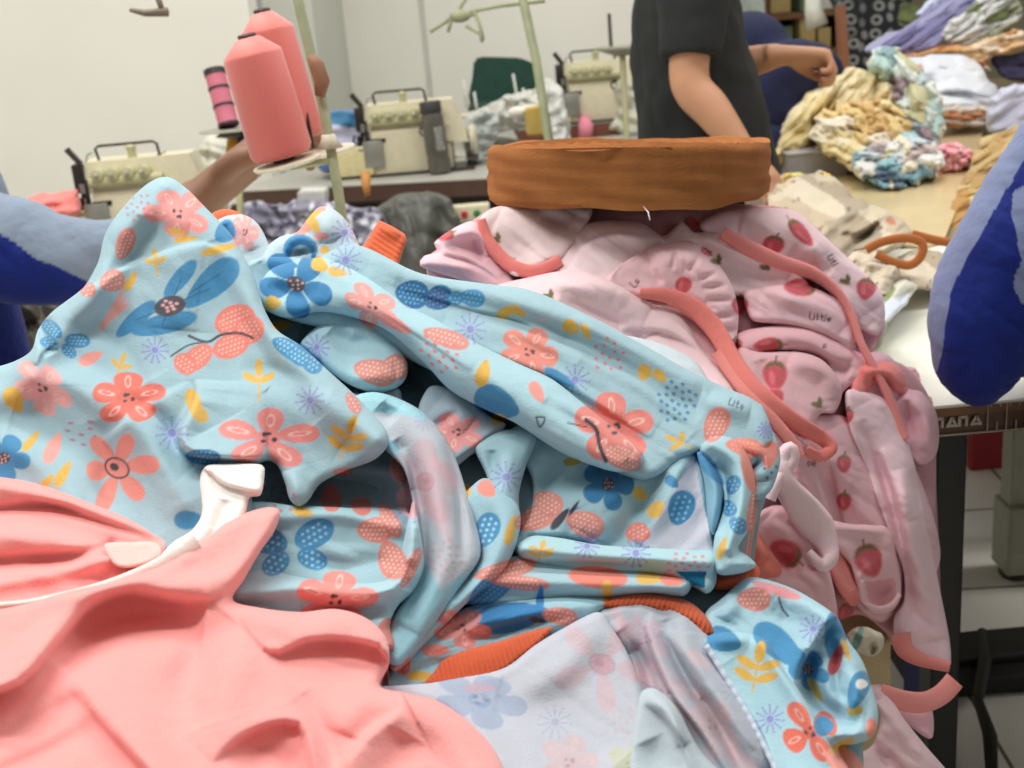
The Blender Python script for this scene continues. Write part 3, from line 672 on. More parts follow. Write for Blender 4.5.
nook, _ = cloth('c', [(300, 346), (318, 326), (345, 318), (372, 320), (392, 340), (407, 362), (406, 378), (396, 388), (376, 393), (348, 384), (318, 362)], zb(.006),
    [('v', [(330, 330), (350, 345), (370, 340)], 9, .008), ('r', [(350, 378), (395, 372)], 10, .008)], rim=(12, .016), h=G, base=(156, 204, 216), paint=blue_print, wr=(.001, 22, .3, 4), thick=.03)
def lavtip(C, X, Y):
    m = inside(X, Y, np.array([(694, 455), (702, 500), (716, 556), (680, 552), (640, 546), (668, 500)], float)); C[m] = lin((214, 212, 224)); blue_print(C, X, Y)
inner, dIn = cloth('d', [(508, 432), (530, 425), (600, 455), (640, 440), (655, 410), (690, 430), (700, 448), (707, 500), (713, 545), (716, 566), (690, 580), (600, 572), (520, 556), (512, 545), (530, 515), (532, 480), (520, 455)], zb(.032),
    [('s', [(714, 552), (700, 500), (696, 455)], 14, .004), ('r', [(690, 450), (665, 500), (640, 545)], 12, .014), ('v', [(665, 470), (640, 505), (610, 540), (560, 545)], 12, .009), ('r', [(560, 470), (600, 500), (590, 535)], 26, .010), ('v', [(520, 500), (560, 480), (620, 470)], 16, .016), ('s', [(600, 545), (560, 536), (524, 535)], 12, .006, 1)],
    rim=(6, .008), h=G, base=(150, 196, 208), paint=lavtip, wr=(.0016, 30, 2.2, 9), cr=(.005, 34, 2.4, 2, 2.5), thick=.02)
lip, dLip = cloth('e', [(517, 546), (532, 536), (560, 538), (600, 545), (650, 548), (690, 550), (714, 552), (717, 575), (714, 588), (706, 594), (696, 588), (660, 576), (620, 573), (580, 571), (545, 566), (522, 559)], zb(.008),
    [('r', [(525, 548), (600, 555), (710, 562)], 9, .010, 0), ('v', [(545, 562), (620, 565), (670, 566)], 4, .004)], rim=(10, .014), h=G, base=(164, 212, 222),
    paint=lambda C, X, Y: (blue_print(C, X, Y), C.__setitem__(inside(X, Y, np.array([(676, 572), (706, 571), (705, 588), (694, 586)], float)), lin((20, 110, 150)))), thick=.03)  # teal polygon paints the dark of the hollow opening
# twisted sleeve at the right end
s1, _ = cloth('f', [(700, 448), (712, 425), (757, 403), (770, 425), (779, 447), (780, 464), (770, 492), (752, 500), (742, 480), (720, 455)], zb(.02), [('s', [(778, 452), (766, 420), (758, 404)], 10, .006), ('r', [(720, 440), (755, 450), (765, 480)], 12, .010), ('v', [(740, 465), (766, 462)], 7, .008), ('v', [(730, 452), (756, 470)], 4, .005)], rim=(7, .01), h=G, base=(142, 190, 206), paint=blue_print, thick=.03)  # inner flap in a darker base, shade put into the colour
s2, _ = cloth('g', [(700, 450), (716, 436), (738, 442), (752, 466), (755, 496), (748, 530), (738, 548), (748, 556), (756, 566), (738, 574), (716, 572), (714, 540), (724, 505), (718, 475)], zb(-.004), [('r', [(712, 444), (738, 462), (742, 500), (728, 548)], 9, .012, 0), ('v', [(716, 462), (730, 480), (730, 510), (720, 535)], 4, .010), ('r', [(722, 562), (750, 564)], 7, .006)], rim=(9, .014), h=G, base=(158, 208, 220), paint=blue_print, thick=.03)
s3, _ = cloth('h', [(697, 452), (708, 455), (722, 478), (722, 505), (714, 535), (708, 520), (704, 480)], zb(.004), [('r', [(702, 456), (716, 490), (712, 530)], 6, .007)], rim=(7, .01), h=G, base=(120, 180, 204), paint=blue_print, thick=.03)
o3 = join('printed_romper', [up_, tube_, nook, inner, lip, s1, s2, s3])
tag(o3, 'long blue flower printed garment in diagonal folds across the pile, sleeve twisted at right', 'garment', 'blue flower printed garments')
cuff, _ = cloth('cuff', [(352, 256), (366, 242), (379, 220), (392, 226), (405, 234), (407, 240), (402, 254), (396, 274), (372, 272)], zb(.028), [('s', [(362, 252), (374, 262), (396, 270)], 8, .005), ('r', [(380, 225), (400, 236)], 6, .004)], rim=(6, .01), h=1.2, base=ORG, m=RIB, ribs=(2.15, 5.0, .0016), thick=.03, smooth=False)
cuff.parent = o3; cuff['label'] = 'orange ribbed knit cuff'
cuff, _ = cloth('cuff', [(206, 222), (214, 212), (228, 209), (242, 214), (246, 222), (225, 226)], zb(.045), rim=(6, .01), base=ORG, m=RIB, thick=.03); cuff.parent = o3; cuff['label'] = 'orange ribbed knit edge'

# --- G2: folded garment under the peak
g1, _ = cloth('a', [(240, 455), (300, 470), (340, 455), (420, 410), (440, 470), (432, 560), (410, 600), (250, 600), (240, 520)], zb(.012),
    [('s', [(405, 512), (380, 508), (320, 506), (256, 508)], 999, -.016, 0), ('v', [(270, 490), (330, 492), (400, 480)], 18, .014), ('r', [(330, 470), (390, 475), (400, 500)], 12, .009), ('r', [(300, 530), (360, 545), (400, 560)], 20, .005)], rim=(8, .01), h=G, base=(138, 184, 198), paint=blue_print, thick=.02)  # back panel's base carries the shadow under the peak
g2, _ = cloth('b', [(240, 508), (300, 506), (350, 508), (385, 512), (402, 522), (408, 545), (404, 575), (380, 590), (250, 590)], zb(-.006), [('r', [(260, 515), (340, 514), (396, 525)], 10, .008, 0), ('v', [(280, 560), (340, 568), (392, 560)], 10, .006)], rim=(7, .01), h=G, base=(150, 200, 212), paint=blue_print, wr=(.001, 25, .2, 3), cr=(.0025, 24, .3, 3, 2.5), thick=.02)
g3, dLoop = cloth('c', [(352, 402), (372, 392), (402, 400), (430, 418), (452, 450), (466, 490), (480, 540), (479, 560), (458, 590), (430, 630), (400, 665), (385, 660), (384, 640), (396, 612), (414, 585), (418, 550), (414, 510), (404, 470), (384, 448)], zb(-.014),
    [('s', [(476, 545), (460, 488), (440, 440), (410, 412), (370, 398)], 10, -.004), ('r', [(398, 410), (428, 450), (440, 510), (446, 560), (410, 630)], 16, .013), ('v', [(395, 440), (412, 470), (424, 520), (424, 575), (404, 620)], 7, .014), ('r', [(402, 448), (410, 490)], 6, .006), ('v', [(380, 405), (396, 420)], 8, .008), ('v', [(446, 440), (460, 500), (462, 560)], 5, .006), ('r', [(386, 440), (402, 480), (408, 540), (400, 590)], 6, .010)],
    rim=(10, .014), h=G, base=PALE, paint=lambda C, X, Y: (C.__setitem__(inside(X, Y, np.array([(350, 440), (395, 440), (416, 480), (424, 560), (440, 590), (480, 560), (480, 700), (380, 700), (400, 600), (400, 500)], float)), lin((150, 198, 212))), C.__setitem__(inside(X, Y, np.array([(345, 400), (380, 385), (425, 400), (428, 422), (400, 414), (360, 412)], float)), lin((160, 208, 220))), faded(C, X, Y)), thick=.03)
g4, _ = cloth('d', [(225, 610), (238, 580), (262, 570), (300, 577), (340, 583), (380, 582), (396, 572), (402, 548), (408, 520), (414, 500), (420, 530), (424, 565), (414, 590), (398, 606), (390, 625), (392, 650), (330, 650), (250, 630)], zb(-.026),
    [('r', [(235, 592), (300, 588), (370, 594), (405, 575), (414, 530)], 11, .014, 0), ('v', [(300, 612), (360, 615), (395, 600)], 8, .006), ('v', [(405, 590), (412, 560)], 5, .006)], rim=(11, .016), h=G, base=(160, 208, 220), paint=blue_print, cr=(.003, 18, .1, 5, 4), thick=.03)
o2 = join('printed_romper', [g1, g2, g3, g4])
tag(o2, 'blue flower printed garment rolled up below the peak, faded inside curling in an arc', 'garment', 'blue flower printed garments')

# --- G6: pieces down in the hollow
h1, _ = cloth('a', [(418, 414), (428, 388), (440, 386), (470, 398), (492, 418), (506, 424), (496, 438), (470, 456), (448, 470), (436, 446)], zb(.02), [('s', [(502, 426), (476, 446), (448, 466)], 8, .006), ('r', [(440, 400), (470, 425)], 14, .008), ('v', [(430, 430), (460, 410)], 5, .004)], rim=(6, .009), h=G, base=(150, 176, 188), paint=blue_print, thick=.02)
h2, _ = cloth('b', [(474, 448), (484, 438), (504, 430), (534, 432), (536, 442), (526, 466), (519, 495), (520, 530), (508, 552), (486, 560), (490, 520), (488, 480)], zb(.012), [('r', [(515, 440), (504, 480), (502, 540)], 12, .010), ('v', [(492, 450), (496, 490)], 6, .006)], rim=(9, .014), h=G, base=(156, 202, 214), paint=blue_print, thick=.03)
h3, _ = cloth('c', [(462, 500), (472, 486), (486, 478), (504, 490), (520, 512), (516, 545), (500, 575), (470, 600), (430, 640), (396, 672), (388, 655), (420, 620), (455, 585), (478, 558), (474, 525)], zb(-.002), [('r', [(482, 488), (505, 520), (488, 570), (440, 620)], 13, .010), ('v', [(470, 540), (480, 560), (450, 600)], 6, .008)], rim=(9, .014), h=G, base=(152, 200, 214), paint=blue_print, thick=.03)
h4, _ = cloth('d', [(322, 404), (338, 392), (372, 396), (396, 404), (399, 416), (380, 420), (350, 412)], zb(.02), [('r', [(340, 400), (390, 408)], 7, .006)], rim=(8, .012), h=G, base=(140, 180, 192), paint=blue_print, thick=.03)
h5, _ = cloth('e', [(378, 396), (392, 386), (400, 390), (401, 404), (390, 410)], zb(.022), rim=(7, .012), h=G, base=(150, 170, 182), thick=.03)
o6 = join('printed_romper', [h1, h2, h3, h4, h5])
tag(o6, 'pale blue printed garment half buried in the dark hollow right of the peak', 'garment', 'blue flower printed garments')

# --- G5: bands of cloth below the long garment, orange edge showing
i1, _ = cloth('a', [(455, 600), (490, 572), (506, 560), (522, 555), (560, 562), (600, 568), (650, 572), (690, 580), (684, 596), (650, 594), (612, 598), (560, 600), (500, 606)], zb(.012), [('r', [(490, 580), (560, 582), (680, 586)], 10, .010, 0)], rim=(9, .014), h=G, base=(156, 202, 214), paint=blue_print, thick=.03)
i2, _ = cloth('b', [(380, 690), (392, 664), (430, 630), (470, 606), (510, 596), (560, 594), (610, 598), (640, 596), (612, 606), (580, 626), (548, 638), (500, 655), (450, 672), (424, 690)], zb(.018), [('r', [(400, 668), (470, 625), (560, 610), (620, 600)], 12, .009), ('v', [(470, 640), (520, 625), (570, 615)], 6, .005), ('v', [(430, 640), (480, 615)], 5, .006)], rim=(9, .012), h=G, base=(150, 202, 216), paint=blue_print, cr=(.004, 18, -.35, 5, 4), thick=.03)
o5 = join('printed_romper', [i1, i2])
tag(o5, 'flower printed blue garment lying in flat bands under the lower hem of the long one', 'garment', 'blue flower printed garments')
c_, _ = cloth('waistband', [(424, 684), (434, 672), (443, 660), (466, 650), (500, 641), (524, 633), (552, 627), (542, 640), (520, 658), (500, 672), (470, 680), (440, 684)], zb(.006), [('r', [(440, 668), (490, 655), (540, 634)], 18, .004)], rim=(4, .006), h=1.0, base=(214, 98, 60), m=RIB, ribs=(-.25, 5.0, .0022), thick=.03, label='orange ribbed waistband')
c_.parent = o5

# --- G8: pale insides and second orange cuff
j1, _ = cloth('a', [(372, 690), (390, 686), (430, 683), (466, 676), (504, 668), (535, 645), (560, 630), (598, 612), (612, 628), (626, 650), (638, 678), (644, 705), (644, 740), (638, 795), (400, 795)], zb(-.004),
    [('r', [(420, 700), (470, 735), (520, 790)], 26, .012, 0), ('v', [(500, 680), (560, 700), (620, 760)], 30, .006), ('r', [(600, 620), (560, 670), (500, 700)], 18, .006), ('v', [(400, 700), (450, 720), (490, 770)], 10, .010)], rim=(8, .012), h=1.5, base=(184, 200, 212), paint=faded, wr=(.0015, 50, .8, 6), cr=(.004, 60, .7, 5, 2), thick=.03)
j2, _ = cloth('b', [(598, 614), (620, 604), (650, 602), (680, 606), (696, 622), (712, 640), (746, 697), (800, 790), (630, 790), (640, 720), (634, 670), (618, 640)], zb(.012),
    [('s', [(735, 790), (700, 735), (668, 690), (650, 650), (644, 625), (652, 612)], 20, .014), ('v', [(620, 630), (640, 660), (655, 700), (690, 760)], 9, .012), ('r', [(678, 618), (690, 650), (730, 710), (770, 770)], 12, .012), ('v', [(664, 620), (676, 660), (712, 715), (750, 775)], 8, .010), ('s', [(700, 700), (680, 660), (662, 630)], 10, .006), ('r', [(612, 622), (632, 650)], 8, .006)], rim=(8, .012), h=1.5, base=(166, 184, 196), paint=faded, wr=(.0014, 34, 1.0, 2), cr=(.006, 30, 1.0, 8, 3), thick=.03)
j3, _ = cloth('c', [(636, 700), (648, 688), (664, 694), (680, 712), (690, 732), (700, 750), (730, 795), (634, 795)], zb(-.008), [('r', [(645, 696), (668, 710), (684, 745)], 7, .010), ('s', [(690, 775), (678, 740), (662, 716), (644, 704)], 10, .008), ('v', [(648, 740), (664, 775)], 14, .005)], rim=(8, .012), h=1.5, base=(186, 200, 208), paint=None, thick=.03)
o8 = join('printed_romper', [j1, j2, j3])
tag(o8, 'garment turned inside out at the bottom of the pile, pale blue with faded flowers', 'garment', 'blue flower printed garments')
c_, _ = cloth('cuff', [(598, 606), (610, 598), (636, 592), (662, 594), (690, 602), (708, 618), (716, 632), (710, 638), (694, 636), (678, 622), (650, 610), (618, 610)], zb(.016), [('r', [(606, 604), (650, 600), (704, 622)], 12, .004, 0), ('v', [(660, 606), (700, 630)], 3, .003)], rim=(6, .01), h=1.2, base=(196, 90, 54), m=RIB, ribs=(.3, 5, .0014), thick=.03, label='orange ribbed cuff'); c_.parent = o8
c_, _ = cloth('cuff', [(712, 574), (735, 572), (752, 562), (760, 570), (754, 586), (730, 590), (712, 588)], zb(.035), [('r', [(715, 582), (750, 578)], 6, .006)], rim=(5, .008), h=1.3, base=(214, 96, 62), m=RIB, thick=.03, label='orange cuff in shade'); c_.parent = o8

# --- G7: garment at lower right
k1, dk1 = cloth('a', [(700, 640), (706, 612), (722, 598), (740, 582), (752, 577), (775, 582), (800, 592), (836, 616), (848, 640), (862, 660), (871, 685), (878, 712), (874, 735), (856, 744), (838, 748), (852, 790), (740, 790), (715, 700)], zb(.02),
    [('s', [(836, 618), (820, 640), (802, 668), (798, 700)], 22, .016, 0), ('r', [(752, 584), (800, 600), (834, 622)], 12, .008, 0), ('v', [(812, 650), (808, 680), (826, 710), (860, 722)], 10, .014), ('r', [(846, 655), (856, 690), (850, 720)], 9, .010), ('v', [(834, 640), (838, 690), (850, 700)], 5, .006), ('r', [(735, 595), (725, 620)], 10, .006), ('r', [(820, 735), (866, 732)], 8, .008)],
    rim=(10, .015), h=G, base=(160, 208, 222), paint=blue_print, cr=(.005, 30, .9, 4, 2), thick=.04)
k2, dk2 = cloth('b', [(704, 642), (712, 634), (735, 632), (759, 636), (770, 645), (780, 664), (800, 692), (820, 726), (838, 760), (860, 795), (786, 795), (760, 735), (730, 690)], zb(-.006),
    [('r', [(764, 644), (800, 700), (840, 775)], 10, .008, 0), ('r', [(712, 640), (750, 640)], 8, .005), ('v', [(730, 660), (770, 720), (800, 780)], 16, .004)], rim=(8, .012), h=G, base=(160, 210, 224), paint=blue_print, thick=.03)
o7 = join('printed_romper', [k1, k2])
tag(o7, 'pale blue printed garment with a yellow leaf sprig, lowest at the right of the pile', 'garment', 'blue flower printed garments')
st = strip('seam', [(706, 645), (730, 684), (752, 722), (786, 790)], dk2, 6, bulge=.002, lift=-.002, base=(196, 208, 224), m=JER, parent=o7, ribs=.0012, label='stitched seam')

# =================================================================== coral fleece in the foreground
zc = lambda off: (lambda X, Y: .895 - (np.asarray(Y, float) - 460) * .00088 + off + (np.asarray(X, float) - 200) * .0002)
CO = (252, 168, 164)
f1, _ = cloth('fleece_garment', [(-100, 470), (0, 477), (45, 486), (90, 503), (125, 517), (150, 532), (166, 546), (140, 575), (60, 605), (-100, 620)], zc(.012),
    [('r', [(-10, 485), (60, 498), (140, 530)], 12, .010, 0), ('v', [(-10, 510), (50, 508), (120, 528), (158, 542)], 5, .006, 0), ('r', [(-10, 535), (50, 540), (100, 556)], 14, .010, 0), ('v', [(-10, 562), (60, 558), (110, 548)], 7, .008, 0), ('r', [(-10, 585), (60, 572), (120, 556)], 9, .006, 0), ('v', [(20, 500), (80, 512)], 4, .004)],
    rim=(12, .016), h=1.8, base=CO, m=FLE, wr=(.0008, 30, .2, 2), thick=.05)
tag(f1, 'coral pink fleece garment lying behind the white band at the lower left', 'garment', 'coral fleece garments')
f1b, _ = cloth('fabric_label', [(104, 545), (130, 542), (156, 543), (160, 556), (140, 566), (116, 566)], zc(-.006), rim=(4, .004), h=1.8, base=(250, 206, 198), m=FLE, thick=.01, label='pale square label sewn on'); f1b.parent = f1
wb, _ = cloth('strap', [(200, 478), (206, 466), (222, 464), (262, 465), (264, 480), (260, 496), (250, 497), (246, 512), (236, 530), (214, 545), (195, 555), (160, 560), (172, 543), (192, 530), (202, 512)], zc(-.012), [('s', [(262, 494), (240, 490), (222, 484), (208, 472)], 12, .008, 0), ('r', [(210, 500), (205, 530), (180, 550)], 9, .005), ('v', [(225, 500), (220, 530)], 8, .004)], rim=(7, .012), h=1.3, base=(250, 246, 240), m=FLE, thick=.03)
CF, dCF = cloth('fleece_garment', [(-100, 612), (0, 604), (60, 592), (120, 580), (165, 562), (200, 538), (238, 516), (268, 507), (280, 512), (274, 532), (260, 552), (244, 580), (233, 600), (262, 608), (300, 612), (336, 609), (366, 618), (386, 638), (389, 664), (380, 686), (402, 692), (440, 702), (478, 730), (500, 760), (505, 795), (-100, 795)], zc(-.022),
    [('s', [(238, 578), (226, 594), (206, 603), (180, 606), (132, 596), (100, 606), (80, 622), (50, 656), (20, 688), (-100, 715)], 44, .028, 3), ('v', [(62, 668), (84, 640), (115, 622), (160, 618), (205, 622)], 24, .025), ('r', [(276, 514), (250, 556), (218, 580), (170, 586), (125, 580), (80, 602), (40, 645), (0, 685)], 12, .007, 0),
     ('r', [(215, 545), (160, 568), (100, 582), (40, 596)], 14, .006), ('v', [(205, 562), (150, 576), (110, 592), (50, 622), (0, 652)], 14, .006),
     ('s', [(390, 670), (376, 650), (340, 643), (306, 645), (280, 656), (262, 650), (244, 628), (230, 604)], 26, .016, 2), ('r', [(240, 612), (300, 628), (350, 622), (378, 645)], 16, .007),
     ('s', [(190, 830), (140, 768), (104, 730), (84, 706), (66, 690)], 40, .012, 2), ('r', [(60, 672), (90, 690), (140, 735), (185, 800)], 22, .008), 
     ('v', [(228, 615), (200, 650), (186, 690), (200, 728)], 22, .011), ('r', [(262, 640), (232, 670), (222, 710), (240, 745)], 26, .008),
     ('s', [(312, 792), (304, 748), (296, 727), (270, 728), (240, 742), (215, 765)], 34, .009), ('v', [(300, 795), (285, 760), (262, 755), (240, 775)], 18, .008),
     ('s', [(238, 624), (262, 652), (290, 682), (318, 726), (336, 772)], 30, .010), ('v', [(300, 695), (322, 730), (338, 780)], 12, .007),
     ('s', [(332, 772), (352, 745), (376, 722), (404, 704)], 34, .011), ('r', [(392, 690), (360, 705), (345, 735)], 22, .008),
     ('r', [(402, 708), (448, 730), (495, 795)], 24, .012, 0), ('v', [(408, 735), (392, 765), (380, 800)], 20, .007),
     ('v', [(84, 692), (40, 722), (-60, 762)], 12, .007), ('v', [(100, 722), (50, 752), (-60, 800)], 12, .006), ('r', [(60, 712), (10, 740), (-20, 750)], 8, .004)],
    rim=(12, .018), h=1.8, base=CO, m=FLE, wr=(.0014, 80, .7, 14), thick=.06, ground=(.80, -.05), edge=4.5)
tag(CF, 'coral pink fleece folded over in the near left corner, in front of the white band', 'garment', 'coral fleece garments')
wb.parent = CF; wb['label'] = 'white fleece strap turned over at the top'
strip('binding', [(-100, 612), (20, 604), (70, 594), (115, 582), (160, 564), (198, 541)], zc(-.020), 10, bulge=.004, lift=.004, base=(255, 236, 228), m=FLE, parent=CF, wmul=[1.2, .8, .7, .8, 1.2, 2.0], label='white binding')
# =================================================================== pink strawberry garments
PK = (244, 200, 209); PKW = (246, 222, 226); PKD = (222, 168, 176); BND = (240, 136, 128)
zp_ = plane_fn([(500, 220, 1.40), (770, 220, 1.46), (880, 300, 1.50), (600, 330, 1.30), (760, 450, 1.26), (930, 450, 1.47), (920, 650, 1.43), (800, 600, 1.26)])
zp = lambda off: (lambda X, Y: zp_(X, Y) + off)
def berries(C, X, Y):
    p = Pt(C, X, Y); s = p.berry
    s(773, 246, 13, 15, .8); s(801, 233, 17, -42, .5, 48); s(866, 289, 12, 10, .9); s(800, 287, 16, 90, .7); s(740, 306, 10, 0, .9); s(768, 345, 15, 80, .6); s(775, 376, 15, 0, 1)
    s(683, 286, 10, 20, .9, stem=False); s(692, 222, 8, -60, .8); s(774, 398, 12, 0, .8, stem=False); s(445, 235, 9, 60, .8); s(785, 553, 17, 120, 1); s(869, 561, 17, -20, 1); s(844, 464, 9, 0); s(844, 502, 9, 0); s(845, 613, 10, 30); s(505, 262, 8, 60, .8)
    s(735, 345, 9, 0, .7); s(848, 416, 7, 0); s(706, 252, 8, 60, .4, 40);  
    for x, y in ((817, 405), (860, 345), (845, 282), (505, 300), (495, 240), (765, 268), (548, 297), (716, 262)): p.leaf(x, y, 6, 2.5, 20, (120, 110, 62)); p.leaf(x + 3, y - 3, 2.5, 5, 0, (120, 110, 62))
    p.word(822, 317, 6.5, 8, text='Little'); p.word(635, 282, 7, -50, text='Lo'); p.word(826, 345, 7, 30, text='o'); p.word(812, 462, 8, 0, text='oe'); p.word(834, 262, 6, 60, text='Litl'); p.word(862, 735, 9, 90, text='Lo'); p.word(640, 520, 7, 0, text='o')
def PC(outl, off, st=(), base=PK, rim=(9, .014), wr=(.001, 24, .5, 5), folds=None, h=1.5, paint=berries, thick=.03):
    st = [(s[0], s[1], s[2], s[3] * 1.35) + tuple(s[4:]) for s in st]
    return cloth('x', outl, zp(off), st, rim=rim, h=h, base=base, paint=paint, wr=wr, thick=thick, folds=folds, cr=(.0060, 24, .6, int(abs(off) * 1000) + 1, 2.5))
# under-layer
o, _ = cloth('strawberry_romper', [(425, 268), (450, 240), (480, 215), (500, 206), (600, 206), (765, 205), (800, 215), (845, 255), (880, 292), (884, 330), (870, 352), (905, 366), (930, 400), (936, 460), (935, 560), (945, 640), (930, 660), (895, 640), (862, 615), (835, 620), (790, 600), (740, 570), (690, 500), (600, 420), (520, 330)], zp(.045),
    [('v', [(450, 250), (520, 265), (600, 250)], 14, .01)], folds=[(14, 20, 40, 120, 10, .010, 3)], rim=(14, .02), h=2.0, base=(214, 160, 168), paint=berries, thick=.10, ground=(.757, .06), wr=(.002, 30, .3, 5))
tag(o, 'pink strawberry printed garment at the bottom of the pink heap', 'garment', 'strawberry printed garments')

q1, _ = PC([(420, 266), (424, 256), (438, 252), (434, 243), (454, 228), (472, 221), (482, 227), (494, 250), (508, 271), (514, 284), (496, 290), (455, 278)], .02, [('r', [(440, 240), (475, 232), (490, 255)], 8, .010), ('s', [(500, 280), (470, 262), (440, 254)], 10, .008), ('v', [(470, 240), (485, 262)], 5, .006), ('r', [(424, 262), (470, 268), (505, 284)], 6, .006)])
q2, dq2 = PC([(479, 222), (486, 212), (500, 206), (540, 204), (590, 206), (585, 228), (562, 258), (543, 268), (514, 276), (496, 252)], .006, [('r', [(500, 214), (540, 235), (550, 262)], 18, .008), ('v', [(540, 215), (570, 225)], 8, .006)], base=(236, 214, 214))
o = join('strawberry_romper', [q1, q2]); tag(o, 'pink strawberry garment at the left of the heap, white inside edged with coral binding', 'garment', 'strawberry printed garments')
strip('binding', [(481, 219), (486, 236), (498, 254), (514, 267), (536, 271), (561, 260)], lambda X, Y: zp_(X, Y) + .002, 13, bulge=.004, lift=.003, base=BND, parent=o, label='coral binding', wmul=[.7, 1, 1.1, 1, .9])

r1, _ = PC([(556, 266), (562, 248), (574, 231), (590, 223), (612, 220), (642, 223), (662, 236), (672, 230), (682, 221), (694, 232), (720, 232), (750, 248), (790, 262), (806, 292), (735, 296), (700, 285), (600, 288), (566, 285)], .012,
    [('r', [(575, 240), (620, 230), (660, 245)], 10, .008), ('s', [(566, 275), (580, 246), (610, 232), (650, 236)], 14, .006), ('c', [(660, 240), (655, 255)], 4, .008), ('r', [(684, 226), (730, 246), (790, 275)], 12, .008), ('v', [(690, 245), (740, 268), (800, 285)], 9, .006)], base=PKW)
r2, dbowl = PC([(606, 282), (622, 264), (645, 250), (668, 243), (690, 241), (704, 249), (720, 266), (732, 286), (738, 308), (738, 326), (734, 345), (716, 340), (700, 320), (684, 304), (660, 298), (640, 300)], -.008,
    [('r', [(650, 262), (690, 258), (722, 295), (728, 330)], 22, .016), ('v', [(735, 300), (705, 300)], 3, .003), ('v', [(736, 315), (712, 318)], 3, .003), ('v', [(728, 285), (702, 288)], 3, .003), ('v', [(718, 272), (698, 280)], 3, .003), ('v', [(700, 256), (688, 272)], 3, .003), ('v', [(676, 250), (672, 270)], 3, .003), ('s', [(642, 256), (622, 266), (612, 280)], 10, .005), ('v', [(655, 268), (660, 285)], 4, .003)], base=(244, 202, 208))
r3, _ = PC([(490, 292), (497, 285), (530, 277), (561, 271), (586, 272), (611, 281), (646, 300), (672, 309), (684, 318), (700, 345), (718, 366), (736, 392), (745, 410), (690, 400), (640, 370), (590, 345), (540, 320), (505, 305)], -.004,
    [('r', [(520, 284), (590, 284), (650, 310)], 16, .010), ('v', [(560, 300), (610, 320), (650, 345)], 8, .004), ('s', [(700, 352), (670, 335), (640, 330), (620, 332)], 10, .006), ('r', [(640, 335), (690, 365), (730, 400)], 9, .007), ('c', [(600, 335), (640, 340), (660, 330)], 3, .005)], base=(246, 214, 219))
r3b, _ = PC([(596, 338), (612, 334), (640, 338), (668, 346), (694, 360), (706, 376), (714, 392), (728, 394), (726, 400), (745, 412), (690, 415), (640, 390)], -.040, [('r', [(615, 345), (670, 362), (705, 395)], 8, .006), ('c', [(630, 350), (650, 372)], 3, .005)], base=(208, 222, 230), paint=None)
r4, _ = PC([(640, 298), (668, 302), (698, 322), (722, 352), (748, 388), (778, 414), (806, 444), (800, 462), (776, 448), (745, 412), (705, 370), (672, 330)], .004, [('v', [(690, 330), (740, 390), (790, 440)], 8, .006)], base=(230, 180, 186))
o = join('strawberry_romper', [r1, r2, r3, r3b, r4]); tag(o, 'pink strawberry garment mid heap, gathered like a bowl above a long coral binding', 'garment', 'strawberry printed garments')
zK = lambda off: (lambda X, Y: zp_(X, Y) + off)
strip('binding', [(640, 293), (668, 296), (695, 309), (716, 331), (734, 362), (758, 392), (790, 418), (822, 438), (831, 448), (820, 456), (806, 450)], zK(-.016), 19, bulge=.0045, lift=.004, base=BND, parent=o, label='long coral binding', wmul=[.5, .9, 1.1, 1, .95, 1, .9, .8, .5])
strip('binding', [(716, 352), (742, 388), (768, 414), (790, 440), (800, 458)], zK(-.008), 12, bulge=.004, lift=.003, base=(240, 150, 142), parent=o, label='second coral binding strand')

u1, _ = PC([(700, 228), (720, 212), (768, 208), (796, 212), (820, 232), (845, 256), (868, 276), (882, 294), (885, 318), (878, 335), (862, 330), (846, 312), (820, 285), (780, 270), (740, 252)], .01,
    [('r', [(740, 220), (800, 232), (850, 275), (872, 310)], 20, .010), ('v', [(790, 250), (830, 275)], 10, .006), ('s', [(862, 330), (840, 300), (812, 268)], 12, .008), ('r', [(800, 262), (815, 250), (822, 270)], 8, .006)], base=(244, 212, 217), thick=.05)
u2, _ = PC([(744, 294), (760, 287), (800, 284), (835, 298), (850, 312), (858, 338), (850, 352), (830, 340), (800, 328), (757, 322), (750, 318)], -.004, [('r', [(760, 296), (820, 304), (846, 325)], 12, .009), ('s', [(850, 346), (810, 330), (756, 321)], 12, .006)], base=(243, 200, 208))
u3, _ = PC([(738, 334), (770, 326), (805, 326), (832, 336), (855, 350), (872, 362), (868, 380), (850, 386), (836, 395), (824, 360), (790, 350), (745, 352)], .000, [('r', [(745, 340), (800, 338), (850, 362)], 10, .009), ('v', [(800, 352), (850, 374)], 6, .008)], base=(232, 182, 190))
u4, _ = PC([(738, 348), (760, 352), (800, 352), (825, 362), (842, 388), (835, 412), (820, 414), (805, 436), (782, 420), (760, 395), (742, 372)], -.006, [('r', [(790, 358), (830, 372), (836, 400)], 12, .009), ('v', [(760, 360), (770, 392)], 8, .005), ('s', [(806, 434), (822, 412), (838, 408)], 8, .005)], base=(234, 186, 192))
o = join('strawberry_romper', [u1, u2, u3, u4]); tag(o, 'pink strawberry garment on the right shoulder of the heap, thin coral cord running down', 'garment', 'strawberry printed garments')
strip('binding', [(722, 233), (745, 246), (780, 262), (812, 272), (836, 290), (850, 312), (862, 345), (878, 375), (890, 400), (903, 440)], zK(-.012), 15, bulge=.006, lift=.003, base=(238, 146, 142), parent=o, label='coral binding cord', wmul=[.9, 1.1, 1, .7, .6, .55, .55, .6, .9])

